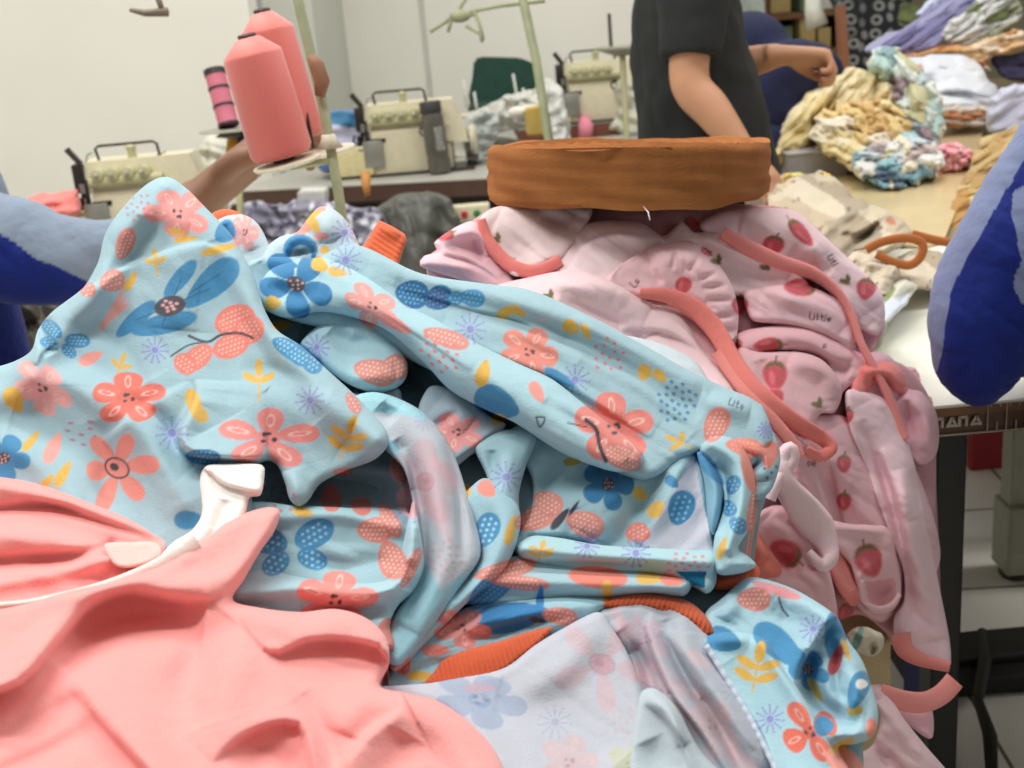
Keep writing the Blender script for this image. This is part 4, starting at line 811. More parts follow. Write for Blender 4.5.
v1, _ = PC([(845, 378), (862, 356), (880, 352), (896, 362), (908, 388), (922, 392), (936, 412), (939, 440), (934, 458), (918, 464), (900, 440), (880, 420), (860, 400)], .006,
    [('r', [(900, 395), (925, 412), (930, 450)], 11, .012), ('v', [(905, 400), (910, 440)], 5, .006), ('r', [(860, 365), (890, 362)], 7, .005)], base=(228, 180, 192))
v1c, _ = PC([(858, 366), (872, 360), (890, 362), (904, 374), (908, 396), (895, 392), (880, 378), (870, 390), (858, 404), (850, 398)], -.006, [('r', [(862, 372), (890, 372), (902, 388)], 7, .008), ('c', [(870, 375), (884, 386)], 3, .005)], base=(236, 136, 132), paint=None)
v2, dv2 = PC([(846, 392), (866, 392), (886, 400), (902, 424), (914, 462), (922, 500), (930, 540), (940, 590), (948, 630), (951, 655), (948, 666), (930, 664), (910, 656), (896, 640), (894, 618), (904, 600), (903, 570), (892, 540), (880, 510), (866, 470), (850, 430)], -.012,
    [('r', [(868, 402), (896, 460), (915, 540), (938, 640)], 18, .012), ('v', [(862, 420), (884, 480), (905, 560), (912, 630)], 6, .010), ('r', [(900, 470), (912, 520)], 7, .006), ('v', [(912, 470), (925, 540), (936, 600)], 5, .007), ('s', [(905, 560), (895, 500), (878, 450)], 8, .008)], base=(242, 208, 216), wr=(.0016, 22, 1.3, 8))
v4, _ = PC([(900, 470), (915, 470), (928, 500), (938, 535), (940, 560), (930, 580), (918, 540), (908, 500)], .004, [('r', [(912, 480), (930, 545)], 8, .008)], base=(228, 188, 196))
o = join('strawberry_romper', [v1, v1c, v2, v4]); tag(o, 'pale pink garment whose long sleeve hangs over the table edge at far right', 'garment', 'strawberry printed garments')
strip('cuff', [(900, 634), (905, 650), (922, 660), (950, 667)], zK(-.02), 14, bulge=.005, lift=.004, base=(240, 150, 142), parent=o, label='coral cuff', wmul=[1.6, 1.2, .9, .8])

w1, _ = PC([(760, 450), (782, 425), (820, 415), (848, 418), (862, 440), (878, 480), (892, 520), (902, 560), (900, 600), (884, 622), (862, 612), (840, 580), (815, 540), (790, 505), (770, 480)], .010,
    [('r', [(830, 430), (860, 490), (880, 550)], 20, .010), ('v', [(800, 450), (835, 500), (850, 540)], 12, .010), ('r', [(790, 440), (810, 480), (830, 520)], 10, .010), ('s', [(850, 560), (838, 500), (826, 450)], 14, .006)], base=(230, 182, 190), folds=[(6, 55, 25, 70, 6, .006, 2)])
w2, _ = PC([(740, 545), (750, 520), (775, 505), (800, 515), (822, 548), (832, 580), (838, 616), (838, 640), (800, 600), (770, 588), (745, 575)], -.006, [('r', [(770, 515), (805, 550), (825, 600)], 16, .010), ('v', [(760, 535), (800, 575)], 7, .006), ('v', [(790, 520), (815, 570)], 5, .006)], base=(234, 184, 190))
w2c, _ = PC([(735, 560), (742, 528), (752, 518), (764, 540), (784, 572), (770, 580), (748, 580)], -.010, [('r', [(748, 530), (765, 560)], 7, .006)], base=(232, 128, 112), paint=None)
w3, _ = PC([(822, 520), (850, 524), (889, 528), (896, 555), (901, 585), (898, 604), (884, 614), (868, 610), (858, 590), (850, 565), (834, 545)], -.014, [('r', [(830, 525), (885, 532)], 7, .006), ('s', [(856, 588), (860, 570), (875, 560)], 6, .002), ('v', [(864, 575), (885, 595)], 12, .010)], base=(236, 192, 198),
    paint=lambda C, X, Y: (C.__setitem__(inside(X, Y, np.array([(865, 582), (895, 578), (896, 598), (882, 606), (869, 602)], float)), lin((228, 160, 168))), berries(C, X, Y)))
w3c, _ = PC([(820, 545), (830, 535), (845, 548), (856, 575), (862, 600), (850, 606), (835, 585)], -.004, [('v', [(832, 545), (852, 590)], 4, .005), ('v', [(842, 550), (860, 590)], 3, .004)], base=(234, 140, 134), paint=None)
o = join('strawberry_romper', [w1, w2, w2c, w3, w3c]); tag(o, 'pink garment with big ripe strawberries hanging down the front of the heap', 'garment', 'strawberry printed garments')
strip('strap', [(770, 500), (779, 478), (792, 460), (790, 449), (782, 460), (784, 482), (800, 505), (820, 532), (830, 556), (822, 566), (808, 552)], zK(-.03), 23, bulge=.010, lift=.006, base=(246, 214, 219), m=JER, parent=o, wmul=[.5, .5, .6, .7, .9, 1.2, 1.5, 1.6, 1, .6, .4], label='twisted pale pink strap')
strip('binding', [(862, 580), (862, 598), (874, 608), (890, 606), (900, 594)], zK(-.034), 5, bulge=.003, lift=.002, base=(240, 196, 200), parent=o, label='pink edge loop')

x1, _ = PC([(866, 690), (880, 684), (892, 700), (905, 720), (925, 745), (950, 775), (955, 795), (840, 795), (850, 760), (872, 745), (880, 715)], -.05, [('r', [(880, 700), (915, 745), (940, 785)], 12, .010), ('v', [(870, 740), (895, 780)], 8, .012), ('v', [(885, 750), (915, 785)], 4, .006)], base=(236, 202, 208))
x2, _ = PC([(882, 694), (905, 700), (930, 704), (932, 738), (912, 728), (896, 712)], -.02, [('v', [(885, 705), (928, 712)], 4, .004)], base=(238, 190, 200), paint=None)
o = join('strawberry_romper', [x1, x2]); tag(o, 'pale pink garment end dangling low beside the black table leg', 'garment', 'strawberry printed garments')
strip('binding', [(880, 694), (905, 701), (925, 702), (942, 694), (955, 680)], zK(-.045), 21, bulge=.005, lift=.003, base=(243, 154, 148), parent=o, label='loose coral binding end')

# =================================================================== roll of brown tape
rc = Vector(P(626, 198, 1.50)); Rr = .174; Hh = .068
t = thing('binding_tape_roll', 'flat caramel brown roll of fabric tape lying on top of the pink heap', 'tape roll', rc, (math.radians(-4.4), math.radians(3.6), 0))
def roll_profile(n=96):
    v, f = [], []; zs = np.concatenate([[0], np.linspace(0, 1, 15), [1]])
    rs = np.random.RandomState(3)
    for i, z in enumerate(zs):
        for k in range(n):
            a = 2 * math.pi * k / n
            edge = .004 * (abs(z - .5) * 2) ** 8
            r = Rr - .003 * (abs(z - .5) * 2) ** 12 + edge * math.sin(3 * a + z) + .0016 * math.sin(9 * a + 14 * z) * (1 - z) + .0009 * math.sin(26 * z + 3 * a) + .002 * math.sin(5 * a + 2)
            if i in (0, len(zs) - 1): r -= .010
            zz = z * Hh + (.0018 * math.sin(4 * a) + .0012 * math.sin(11 * a + 1)) * (1 if z > .4 else -1) * abs(2 * z - 1)
            v.append((r * math.cos(a), r * math.sin(a), zz - (.003 if i == len(zs) - 1 else 0)))
    m = len(zs)
    for i in range(m - 1):
        for k in range(n):
            f.append((i * n + k, i * n + (k + 1) % n, (i + 1) * n + (k + 1) % n, (i + 1) * n + k))
    # spiral windings on both faces
    for face, zt in ((m - 1, Hh), (0, 0)):
        base = face * n; prev = [base + k for k in range(n)]; rr = Rr - .010; j = 0
        while rr > .03:
            rr -= .0035; j += 1; cur = []
            for k in range(n):
                a = 2 * math.pi * k / n; cur.append(len(v))
                dz = (-.004 if j % 2 else -.0005) + .0012 * math.sin(5 * a + j) + (.0018 * math.sin(4 * a))
                v.append((rr * math.cos(a), rr * math.sin(a), zt + (dz if zt > 0 else -dz)))
            for k in range(n):
                q = (prev[k], prev[(k + 1) % n], cur[(k + 1) % n], cur[k]); f.append(q if zt > 0 else q[::-1])
            prev = cur
        f.append(tuple(prev) if zt > 0 else tuple(prev[::-1]))
    return v, f
mb = MB(); mb.add(*roll_profile())
mb.build('tape', mat('caramel_jersey', (168, 108, 62), .9, var=.07, scale=25, bump=.3, bscale=350, spec=.15), t, auto=50)
mb = MB(); mb.lathe([(.028, -.002), (.03, .0), (.03, Hh - .004), (.026, Hh - .002), (.024, Hh - .006)], 24); mb.build('cardboard_core', mat('card', (170, 140, 100), .8), t, auto=40)
# loose end
mb = MB(); mb.tube([(-.168 * math.cos(.3), -.168 * math.sin(.3), Hh * .98), (-.172 * math.cos(.9), -.172 * math.sin(.9), Hh * .99), (-.05, -.172, Hh + .001), (.03, -.172, Hh * .99)], (.0014), 6); mb.build('loose_edge', mat('caramel_jersey', (0, 0, 0)), t, True)
mb = MB(); mb.tube([P(643, 206, 1.335), P(648, 212, 1.30), P(650, 220, 1.295)], .0008, 6); o = mb.build('thread_end', mat('white_thread', (235, 225, 225), .8), None, True); tag(o, 'short white thread hanging below the brown roll', 'thread')
# =================================================================== room shell
def struct(mb, name, m, **k):
    o = mb.build(name, m, None, **k); o['kind'] = 'structure'; return o
def project(v):
    r = np.asarray(v, float) - CAM; d = r @ FW
    return 512 + FPX * (r @ RT) / d, 384 - FPX * (r @ UP) / d
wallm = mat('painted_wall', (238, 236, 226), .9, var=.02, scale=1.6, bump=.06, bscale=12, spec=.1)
walls = mat('shaded_wall_side', (200, 202, 192), .9, var=.02, scale=2, spec=.1)  # wall colour darkened for the shade on the receding face
# tiles
tm = bpy.data.materials.new('floor_tiles'); tm.use_nodes = True; nt = tm.node_tree
br = nt.nodes.new('ShaderNodeTexBrick'); tc = nt.nodes.new('ShaderNodeTexCoord')
br.offset = 0; br.inputs['Scale'].default_value = 1; br.inputs['Brick Width'].default_value = .4; br.inputs['Row Height'].default_value = .4; br.inputs['Mortar Size'].default_value = .004
br.inputs['Color1'].default_value = (*lin((232, 230, 220)), 1); br.inputs['Color2'].default_value = (*lin((226, 224, 214)), 1); br.inputs['Mortar'].default_value = (*lin((110, 104, 94)), 1)
mpn = nt.nodes.new('ShaderNodeMapping'); mpn.inputs['Location'].default_value = (.12, .02, 0); mpn.inputs['Rotation'].default_value = (0, 0, .06)
nt.links.new(tc.outputs['Object'], mpn.inputs[0]); nt.links.new(mpn.outputs[0], br.inputs['Vector']); nt.links.new(br.outputs['Color'], nt.nodes['Principled BSDF'].inputs['Base Color'])
nt.nodes['Principled BSDF'].inputs['Roughness'].default_value = .35
struct(MB().box((1.0, 4.4, -.05), (9.0, 9.8, .1)), 'floor', tm)
XL, YB1, YB2, YB3 = -.68, 4.95, 6.3, 9.0
struct(MB().box((-2.1 + XL / 2 - .2 + .0, YB1 + .1, 1.6), (3.48, .2, 3.2)), 'wall_back', wallm)
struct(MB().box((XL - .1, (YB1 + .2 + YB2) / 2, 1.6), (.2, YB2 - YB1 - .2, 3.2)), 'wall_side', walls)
xr = PY(738, 20, YB2)[0]
struct(MB().box(((xr + XL - .1) / 2, YB2 + .1, 1.6), (xr - XL + .1, .2, 3.2)), 'wall_rear', wallm)
struct(MB().box((3.6, YB3 + .1, 1.6), (4.4, .2, 3.2)), 'wall_far', mat('wall_dim', (150, 142, 122), .9))
struct(MB().box((-3.3, 2.4, 1.6), (.2, 5.2, 3.2)), 'wall_left', wallm)
struct(MB().box((-.28, YB2 - .01, 1.6), (.014, .02, 3.2)), 'trim_1', mat('trim', (205, 205, 198), .7))

# =================================================================== tables
grey_top = mat('worn_laminate', (176, 174, 164), .45, var=.05, scale=8); brown_edge = mat('brown_edge', (86, 62, 50), .6); blackm = mat('black_steel', (22, 24, 22), .45)
cream = mat('machine_cream', (222, 214, 184), .4, var=.03); olive = mat('aged_olive', (186, 182, 140), .45); darkm = mat('dark_metal', (54, 48, 44), .4, metal=.4); steel = mat('steel', (170, 170, 165), .3, metal=.8)
def table(name, label, x0, x1, y0, y1, z, rz=0, top=grey_top, edge=brown_edge, th=.045, leg=blackm, legs=True):
    cx, cy = (x0 + x1) / 2, (y0 + y1) / 2
    t = thing(name, label, 'table', (cx, cy, 0), (0, 0, rz)); hx, hy = (x1 - x0) / 2, (y1 - y0) / 2
    MB().box((0, 0, z - .002), (2 * hx, 2 * hy, .004)).build('tabletop', top, t)
    MB().box((0, 0, z - th / 2 - .004), (2 * hx - .004, 2 * hy - .004, th), bev=.003).build('table_edge', edge, t)
    if legs:
        for sx in (-1, 1):
            for sy in (-1, 1): MB().box((sx * (hx - .05), sy * (hy - .05), (z - th) / 2 - .002), (.045, .045, z - th), bev=.004).build('leg', leg, t)
        MB().box((0, hy - .05, .25), (2 * hx - .1, .03, .04)).build('stretcher', leg, t)
    return t
whitetop = mat('white_laminate', (246, 246, 232), .25, var=.015, scale=4)
# ruler table
rm = mat('ruler_brown', (92, 58, 34), .4, var=.15, scale=12); inkm = mat('ruler_print', (186, 178, 160), .6)
t = table('cutting_table', 'white topped table with a measuring tape along its brown front edge, black square legs', -.62, 1.30, 1.47, 2.40, .75, 0, whitetop, rm, .042, legs=False)
cx, cy = t.location.x, t.location.y
for lx, ly in ((.59, 1.54), (-.5, 1.54), (1.2, 1.54), (.585, 2.32), (-.5, 2.32), (1.2, 2.32)):
    MB().box((lx - cx, ly - cy, .352), (.042, .05, .704), bev=.003).build('leg', blackm, t)
mb = MB(); mb.box((.5 - cx + .0, 1.60 - cy, .62), (.06, .03, .17)); 
mb = MB()
yf = 1.468 - cy
def bar(x0, z0, x1, z1, w=.0034):     # printed stroke on the front edge
    d = Vector((x1 - x0, 0, z1 - z0)); n = Vector((-d.z, 0, d.x)).normalized() * w / 2
    a = Vector((x0, 0, z0)); b = a + d
    q = [a - n, a + n, b + n, b - n]
    mb.hexa([(p.x, yf - .0006, p.z) for p in q], [(p.x, yf + .001, p.z) for p in q])
x = .548 - cx
for ch in 'NANA':
    w_, h_, zb0 = .0125, .0125, .7195
    if ch == 'N':
        bar(x, zb0, x, zb0 + h_); bar(x + w_ * .75, zb0, x + w_ * .75, zb0 + h_); bar(x - .001, zb0 + h_, x + w_ * .75 + .001, zb0 + h_)
    else:
        bar(x, zb0, x + w_ * .5, zb0 + h_); bar(x + w_ * .5, zb0 + h_, x + w_, zb0); bar(x + w_ * .2, zb0 + .002, x + w_ * .8, zb0 + .002)
    x += w_ * 1.28
for k in range(24):
    xx = .617 + k * .0125 - cx
    bar(xx, .710, xx, .722 if k % 2 else .746, .001)
    bar(xx + .004, .742, xx + .004, .747, .001)
bar(.545 - cx, .7085, 1.29 - cx, .7085, .0015)
MB().box((0, yf + .0012, .7405), (1.918, .002, .011)).build('edge_strip', mat('strip_brown', (122, 80, 46), .4, var=.2, scale=14), t)
mb.build('measuring_tape', inkm, t, label='worn white lettering and ruler marks on the brown edge')
# far sorting table
table('sorting_table', 'pale table just beyond the white one, carrying the cream garments and the tan board', .62, 2.1, 2.42, 3.5, .745, 0, mat('beige_top', (150, 130, 100), .4), brown_edge, .04)
table('sorting_table', 'pale table furthest back, carrying the white and lavender heaps', 1.12, 2.9, 3.52, 5.9, .745, 0, mat('beige_top', (0, 0, 0)), brown_edge, .04)
# kraft sheet
def slab(pts, z, th):
    mb = MB(); n = len(pts); mb.add([(p[0], p[1], z) for p in pts] + [(p[0], p[1], z + th) for p in pts], [tuple(range(n - 1, -1, -1)), tuple(range(n, 2 * n))] + [(i, (i + 1) % n, n + (i + 1) % n, n + i) for i in range(n)]); return mb
pp = [PH(*q, .757) for q in ((800, 228), (870, 243), (925, 246), (944, 240), (958, 205), (984, 130), (930, 118), (800, 150))]
o = slab(pp, .752, .006).build('pattern_board', mat('kraft_board', (226, 204, 158), .22, var=.05, scale=6), None); tag(o, 'tan pattern board lying on the table under the yellow heap', 'board')
# low bench that carries the blue pile
table('low_bench', 'low tan wooden bench under the blue pile', -.95, .275, .36, 1.14, .625, 0, mat('bench_ply', (206, 186, 140), .6), mat('bench_edge', (196, 178, 134), .6), .05)
# back sewing tables
a, b = PH(262, 190, .75), PH(490, 178, .75); rz = math.atan2(b[1] - a[1], b[0] - a[0])
c = (np.array(a) + np.array(b)) / 2; nrm = np.array([-math.sin(rz), math.cos(rz)])
c2 = c[:2] + nrm * .28
L = 1.0
tb = table('sewing_table', 'grey sewing table with dark brown edge behind the coral cones', c2[0] - L / 2, c2[0] + L / 2, c2[1] - .28, c2[1] + .28, .75, rz, grey_top, brown_edge, .055)
sw = thing('switch_box', 'pale switch box with red and green buttons under the sewing table edge', 'switch', PH(468, 186, .75) + np.array([0, .03, -.09]))
MB().box((0, 0, 0), (.125, .05, .055), bev=.006).build('housing', cream, sw)
for dx, cc in ((-.02, (190, 40, 40)), (.02, (40, 130, 70))):
    MB().lathe([(.011, 0), (.011, .008), (.008, .011)], 16, Matrix.Translation((dx, -.025, 0)) @ Matrix.Rotation(math.radians(90), 4, 'X')).build('button', mat('btn%d' % cc[0], cc, .4), sw)
table('sewing_table', 'small sewing table at the left holding the nearest overlock machine', -2.1, -.86, 3.25, 3.85, .75, .04, grey_top, brown_edge, .05)
table('sewing_table', 'reddish brown edged sewing table in the back, right of the thread pole', .12, 1.05, 5.42, 5.98, .75, .02, grey_top, mat('red_brown', (120, 72, 50), .6), .06)
table('sewing_table', 'cream sided table corner behind the water bottle', -.22, .14, 4.62, 5.2, .75, .35, grey_top, mat('cream_edge', (190, 186, 160), .6), .12)

# =================================================================== overlock machines
def machine(label, loc, rz, s=1.0, sleeve=None, dark=False):
    t = thing('overlock_machine', label, 'sewing machine', loc, (0, 0, rz), 'overlock sewing machines'); t.scale = (s,) * 3
    B = cream
    mb = MB(); mb.box((-.01, 0, .085), (.25, .17, .17), bev=.012); mb.box((.13, .01, .07), (.08, .15, .14), bev=.012); mb.build('body', B, t, auto=40)
    mb = MB(); mb.hexa([(-.15, -.075, .165), (.17, -.075, .165), (.17, .075, .165), (-.15, .075, .165)], [(-.15, -.065, .262), (.09, -.065, .262), (.09, .065, .262), (-.15, .065, .262)])
    mb.hexa([(.08, -.075, .12), (.235, -.075, .10), (.235, .07, .10), (.08, .07, .12)], [(.08, -.06, .262), (.185, -.06, .262), (.185, .06, .262), (.08, .06, .262)]); mb.build('arm_cover', B, t, auto=30)
    MB().box((-.205, -.03, .064), (.15, .14, .11), bev=.006).build('cloth_plate', mat('plate_cream', (220, 208, 158), .45), t, auto=40)
    MB().box((-.125, -.092, .085), (.075, .02, .10), bev=.004).build('looper_cover', mat('grey_cover', (150, 150, 140), .35, metal=.3), t, auto=40)
    for k in range(4):
        M = Matrix.Translation((-.10 + k * .048, -.082, .222)) @ Matrix.Rotation(math.radians(90), 4, 'X')
        kn = MB().lathe([(.0, -.012), (.021, -.012), (.023, 0), (.015, .006), (.02, .012), (.019, .028), (.010, .032)], 20, M).build('tension_knob', olive, t, auto=40)
        MB().lathe([(.006, .03), (.006, .044), (.003, .046)], 10, M).build('screw', steel, kn, auto=40)
    mb = MB(); mb.tube([(-.13 + .0, -.09, .20), (.10, -.09, .20)], .016, 12); mb.build('tension_bar', olive, t, auto=50)
    r = .0045; mb = MB(); mb.tube([(-.105, -.03, .255), (-.112, -.03, .298), (-.10, -.03, .306), (.07, -.03, .306), (.082, -.03, .298), (.086, -.03, .258)], r, 8); mb.build('thread_guide_bar', darkm, t, True)
    MB().lathe([(.016, .255), (.012, .28), (.018, .296), (.006, .304)], 16, Matrix.Translation((0, -.03, 0))).build('oil_cap', olive, t, auto=40)
    M = Matrix.Translation((.075, -.078, .155)) @ Matrix.Rotation(math.radians(90), 4, 'X')
    MB().lathe([(.022, 0), (.022, .01), (.016, .013), (.016, .006)], 20, M).build('oil_window', mat('brown_glass', (90, 80, 66), .15), t, auto=40)
    # needle head
    mb = MB(); mb.box((-.165, -.06, .215), (.035, .05, .09), bev=.006); mb.box((-.15, -.085, .15), (.018, .02, .12)); mb.box((-.175, -.08, .13), (.014, .03, .05)); mb.box((-.135, -.085, .125), (.04, .02, .016)); mb.box((-.105, -.08, .133), (.06, .016, .014))
    mb.tube([(-.165, -.07, .17), (-.165, -.085, .05)], .005, 8); mb.tube([(-.15, -.08, .26), (-.185, -.08, .31)], .010, 8); mb.tube([(-.185, -.08, .08), (-.20, -.09, .12), (-.19, -.09, .16)], .004, 6)
    mb.build('needle_head', darkm, t, auto=40)
    mb = MB(); mb.box((-.155, -.092, .185), (.016, .01, .03)); mb.box((-.172, -.095, .105), (.02, .012, .01), bev=.002); mb.tube([(-.152, -.10, .155), (-.152, -.10, .115)], .003, 6); mb.tube([(-.14, -.06, .262), (-.13, -.06, .285), (-.115, -.06, .29)], .0028, 6); mb.build('presser_foot', steel, t, auto=40)
    M = Matrix.Translation((.235, 0, .10)) @ Matrix.Rotation(math.radians(90), 4, 'Y')
    MB().lathe([(.02, 0), (.055, .004), (.058, .02), (.05, .028), (.018, .03)], 28, M).build('handwheel', mat('wheel_cream', (206, 200, 176), .4), t, auto=40)
    MB().box((.03, 0, .004), (.44, .2, .008), bev=.002).build('base_plate', darkm, t)
    return t
m1 = PH(136, 244, .752); machine('cream overlock machine nearest at the left, rising behind the blue peak', (m1[0] + .01, m1[1] + .1, .752), .03, .86)
m2 = PH(412, 176, .752); machine('cream overlock machine beside the dark water bottle', (m2[0] - .01, m2[1] + .14, .752), -.03, .92)
m3 = PH(598, 124, .752); machine('cream overlock machine far back, right of the leaning thread pole', (m3[0] + .02, m3[1] + .18, .752), .0, 1.0)
# water bottle
bt = PH(440, 176, .75); t = thing('water_bottle', 'dark grey translucent water bottle standing beside the middle overlock machine', 'bottle', (bt[0], bt[1] + .06, .752), (0, math.radians(-3), 0))
MB().lathe([(.030, 0), (.038, .004), (.039, .05), (.036, .06), (.039, .07), (.038, .19), (.033, .205)], 28).build('bottle_body', mat('smoke_plastic', (92, 88, 80), .3), t, auto=50)
MB().lathe([(.034, .205), (.037, .208), (.037, .24), (.034, .244)], 28).build('lid', mat('lid_dark', (52, 48, 46), .5), t, auto=40)
mb = MB(); mb.add([(.039 * math.cos(a) * 1.01, .039 * math.sin(a) * 1.01, z) for z in (.08, .16) for a in np.linspace(-1.5, -.7, 8)], [(i, i + 1, i + 9, i + 8) for i in range(7)]); mb.build('bottle_label', mat('label_grey', (150, 150, 142), .6, var=.3, scale=90), t)

# =================================================================== thread stands with cones
def cone_profile(R, H):
    return [(R * .30, 0), (R * .80, .0), (R * .93, H * .02), (R, H * .06), (R * .93, H * .82), (R * .89, H * .845), (R * .38, H * .965), (R * .30, H * .97)]
thr = mat('coral_thread', (222, 118, 110), .55, var=.02, scale=3, bump=.15, bscale=300, sheen=.3)
def tilt(vec_from, vec_to):
    d = (Vector(vec_to) - Vector(vec_from)).normalized(); return d.to_track_quat('Z', 'Y').to_matrix().to_4x4()
def cone(label, px0, px1, d, R, group='coral thread cones', d1=None):
    a = P(*px0, d); b = P(*px1, d1 or d); H = (Vector(b) - Vector(a)).length / .975
    t = thing('thread_cone', label, 'thread cone', a, tilt(a, b).to_euler(), group)
    MB().lathe(cone_profile(R, H), 48).build('wound_thread', thr, t, auto=50)
    MB().lathe([(R * .34, -.012), (R * .36, -.004), (R * .30, 0), (R * .27, H * .97), (R * .30, H * .985), (R * .26, H * 1.0), (R * .20, H * 1.0), (R * .2, H * .95)], 24).build('plastic_core', mat('core_dark', (70, 62, 62), .5), t, auto=40)
    return t
D1 = 1.78
cone('front coral thread cone, the larger looking one with a dark core tip', (283, 157), (247, 37), D1, .0465, d1=D1 - .055)
cone('rear coral thread cone partly hidden behind the front one', (297, 140), (262, 12), D1 + .14, .0455, d1=D1 + .085)
t = thing('thread_stand', 'olive green leaning thread stand holding the two coral cones', 'thread stand', PH(352, 250, .63))
def wpart(mb, name, m, t, **k):
    o = mb.build(name, m, None, **k); return at_parent(o, t)
green = mat('olive_paint', (158, 164, 128), .5, var=.08, scale=30)
wpart(MB().tube([P(286, -60, D1 + .02), P(300, 10, D1 + .02), P(324, 110, D1 + .02), P(338, 190, D1 + .02), P(354, 300, D1 + .02)], .0078, 12), 'pole', green, t, smooth=True)
wpart(MB().tube([P(311, 57, D1), P(317, 66, D1), P(322, 82, D1), P(320, 96, D1)], [.008, .0115, .012, .008], 10), 'tape_wrap', mat('brown_tape', (140, 98, 70), .7), t, smooth=True)
def disc(px, d, R, th=.006, dn=None):
    c = P(*px, d); M = Matrix.Translation(c) @ tilt(P(288, 158, D1), P(252, 37, D1 - .06)) ; return MB().lathe([(R * .3, -th), (R * .93, -th), (R, -th * .3), (R * .97, 0), (R * .2, .001)], 36, M)
plate = mat('plate_cream2', (212, 206, 184), .45)
wpart(disc((287, 161), D1, .052), 'cone_plate', plate, t, auto=40); wpart(disc((324, 151), D1 + .12, .05), 'cone_plate', plate, t, auto=40)
wpart(MB().tube([P(336, 160, D1 + .02), P(290, 167, D1)], .005, 8), 'plate_arm', green, t, smooth=True)
wpart(MB().tube([P(301, 86, D1 + .1), P(313, 148, D1 + .1)], .003, 8), 'spindle', darkm, t, smooth=True)
wpart(MB().lathe([(.02, 0), (.012, .012), (.01, .02)], 16, Matrix.Translation(P(330, 148, D1 + .02))), 'clamp', plate, t, smooth=True)
def pins(q, d):
    t = thing('thread_stand', 'pale thread stand with thin upright pins in front of the green chair', 'thread stand', P(495, 118, d))
    wpart(MB().lathe([(.02, -.01), (.14, -.008), (.15, 0), (.14, .004), (.02, .005)], 28, Matrix.Translation(P(495, 112, d))), 'tray', plate, t, auto=40)
    for a, b in q: wpart(MB().tube([P(*a, d), P(*b, d)], .006, 8), 'pin', mat('pin_grey', (196, 196, 188), .4), t, smooth=True)
pins([((463, 80), (467, 108)), ((474, 92), (477, 110)), ((513, 74), (519, 108)), ((523, 88), (526, 110))], 4.9)
# small pink spools on a stand by the left machine
sd = 3.15; t = thing('thread_stand', 'small grey thread plate behind the front coral cone', 'thread stand', P(236, 215, sd))
M = Matrix.Translation(P(232, 130, sd)); wpart(MB().lathe([(.02, -.02), (.045, -.014), (.03, -.004), (.085, 0), (.085, .003), (.01, .004)], 32, M), 'plate', mat('plate_grey', (160, 158, 142), .5), t, auto=40)
wpart(MB().tube([P(236, 132, sd), P(243, 262, sd)], .009, 8), 'post', olive, t, smooth=True)
pinkt = mat('pink_thread', (206, 112, 132), .6)
a, b = P(229, 126, sd), P(214, 70, sd)
t = thing('thread_spool', 'slim pink thread spool with four dark bands left of the coral cones', 'thread spool', a, tilt(a, b).to_euler()); H = (Vector(b) - Vector(a)).length
MB().lathe([(.018, 0), (.027, .001), (.027, H - .01), (.018, H - .008)], 28).build('wound_thread', pinkt, t, auto=40)
for z in (0, H * .33, H * .64, H * .9):
    MB().lathe([(.024, z), (.0285, z), (.0285, z + (.007 if z < H * .8 else .016)), (.024, z + (.007 if z < H * .8 else .016))], 28).build('dark_band', mat('band_black', (44, 36, 38), .5), t, auto=40)
mb = MB(); a, b = P(236, 168, sd + .05), P(240, 140, sd + .05)
o = MB().tube([P(232, 168, sd), P(235, 140, sd)], .02, 12).build('thread_spool', mat('mustard', (206, 148, 40), .7), None, auto=40); tag(o, 'mustard yellow spool above the brown hand', 'thread spool')
o = MB().tube([P(252, 168, sd), P(249, 136, sd)], .032, 14).build('thread_spool', mat('deep_purple', (56, 36, 66), .7), None, auto=40); tag(o, 'deep purple spool partly behind the front coral cone', 'thread spool')
# middle pole with the thread-guide arm
D2 = 3.3; t = thing('thread_stand', 'olive thread stand pole with a cross arm of guides in the middle of the room', 'thread stand', P(552, 180, D2))
wpart(MB().tube([P(519, -40, D2), P(523, 0, D2), P(536, 60, D2), P(549, 140, D2), P(560, 230, D2)], .0125, 10), 'pole', green, t, smooth=True)
wpart(MB().tube([P(474, 11, D2), P(500, 6, D2), P(545, 1, D2)], .005, 8), 'cross_arm', green, t, smooth=True)
for q in ([(430, 32), (452, 18), (474, 11)], [(455, 18), (462, 4), (470, -6)], [(466, 26), (480, 34), (482, 42)], [(474, 10), (480, 26), (483, 40)], [(452, 18), (448, 32)], [(446, 20), (476, 14)]):
    wpart(MB().tube([P(x, y, D2) for x, y in q], .005, 8), 'guide', green, t, smooth=True)
wpart(MB().ball(P(460, 16, D2), (.03, .02, .018)), 'guide_clamp', green, t, smooth=True)
# top-left guide hanging into view
t = thing('thread_guide', 'small brown thread guide on a rod at the top left', 'thread guide', P(155, 12, 2.4))
g2m = mat('guide_brown', (116, 104, 88), .5)
wpart(MB().tube([P(130, 10, 2.4), P(145, 13, 2.4), P(168, 12, 2.4)], [.004, .007, .009], 8), 'guide_arm', g2m, t, smooth=True); wpart(MB().tube([P(163, 13, 2.4), P(158, -2, 2.4), P(150, -40, 2.4)], .006, 8), 'rod', g2m, t, smooth=True)

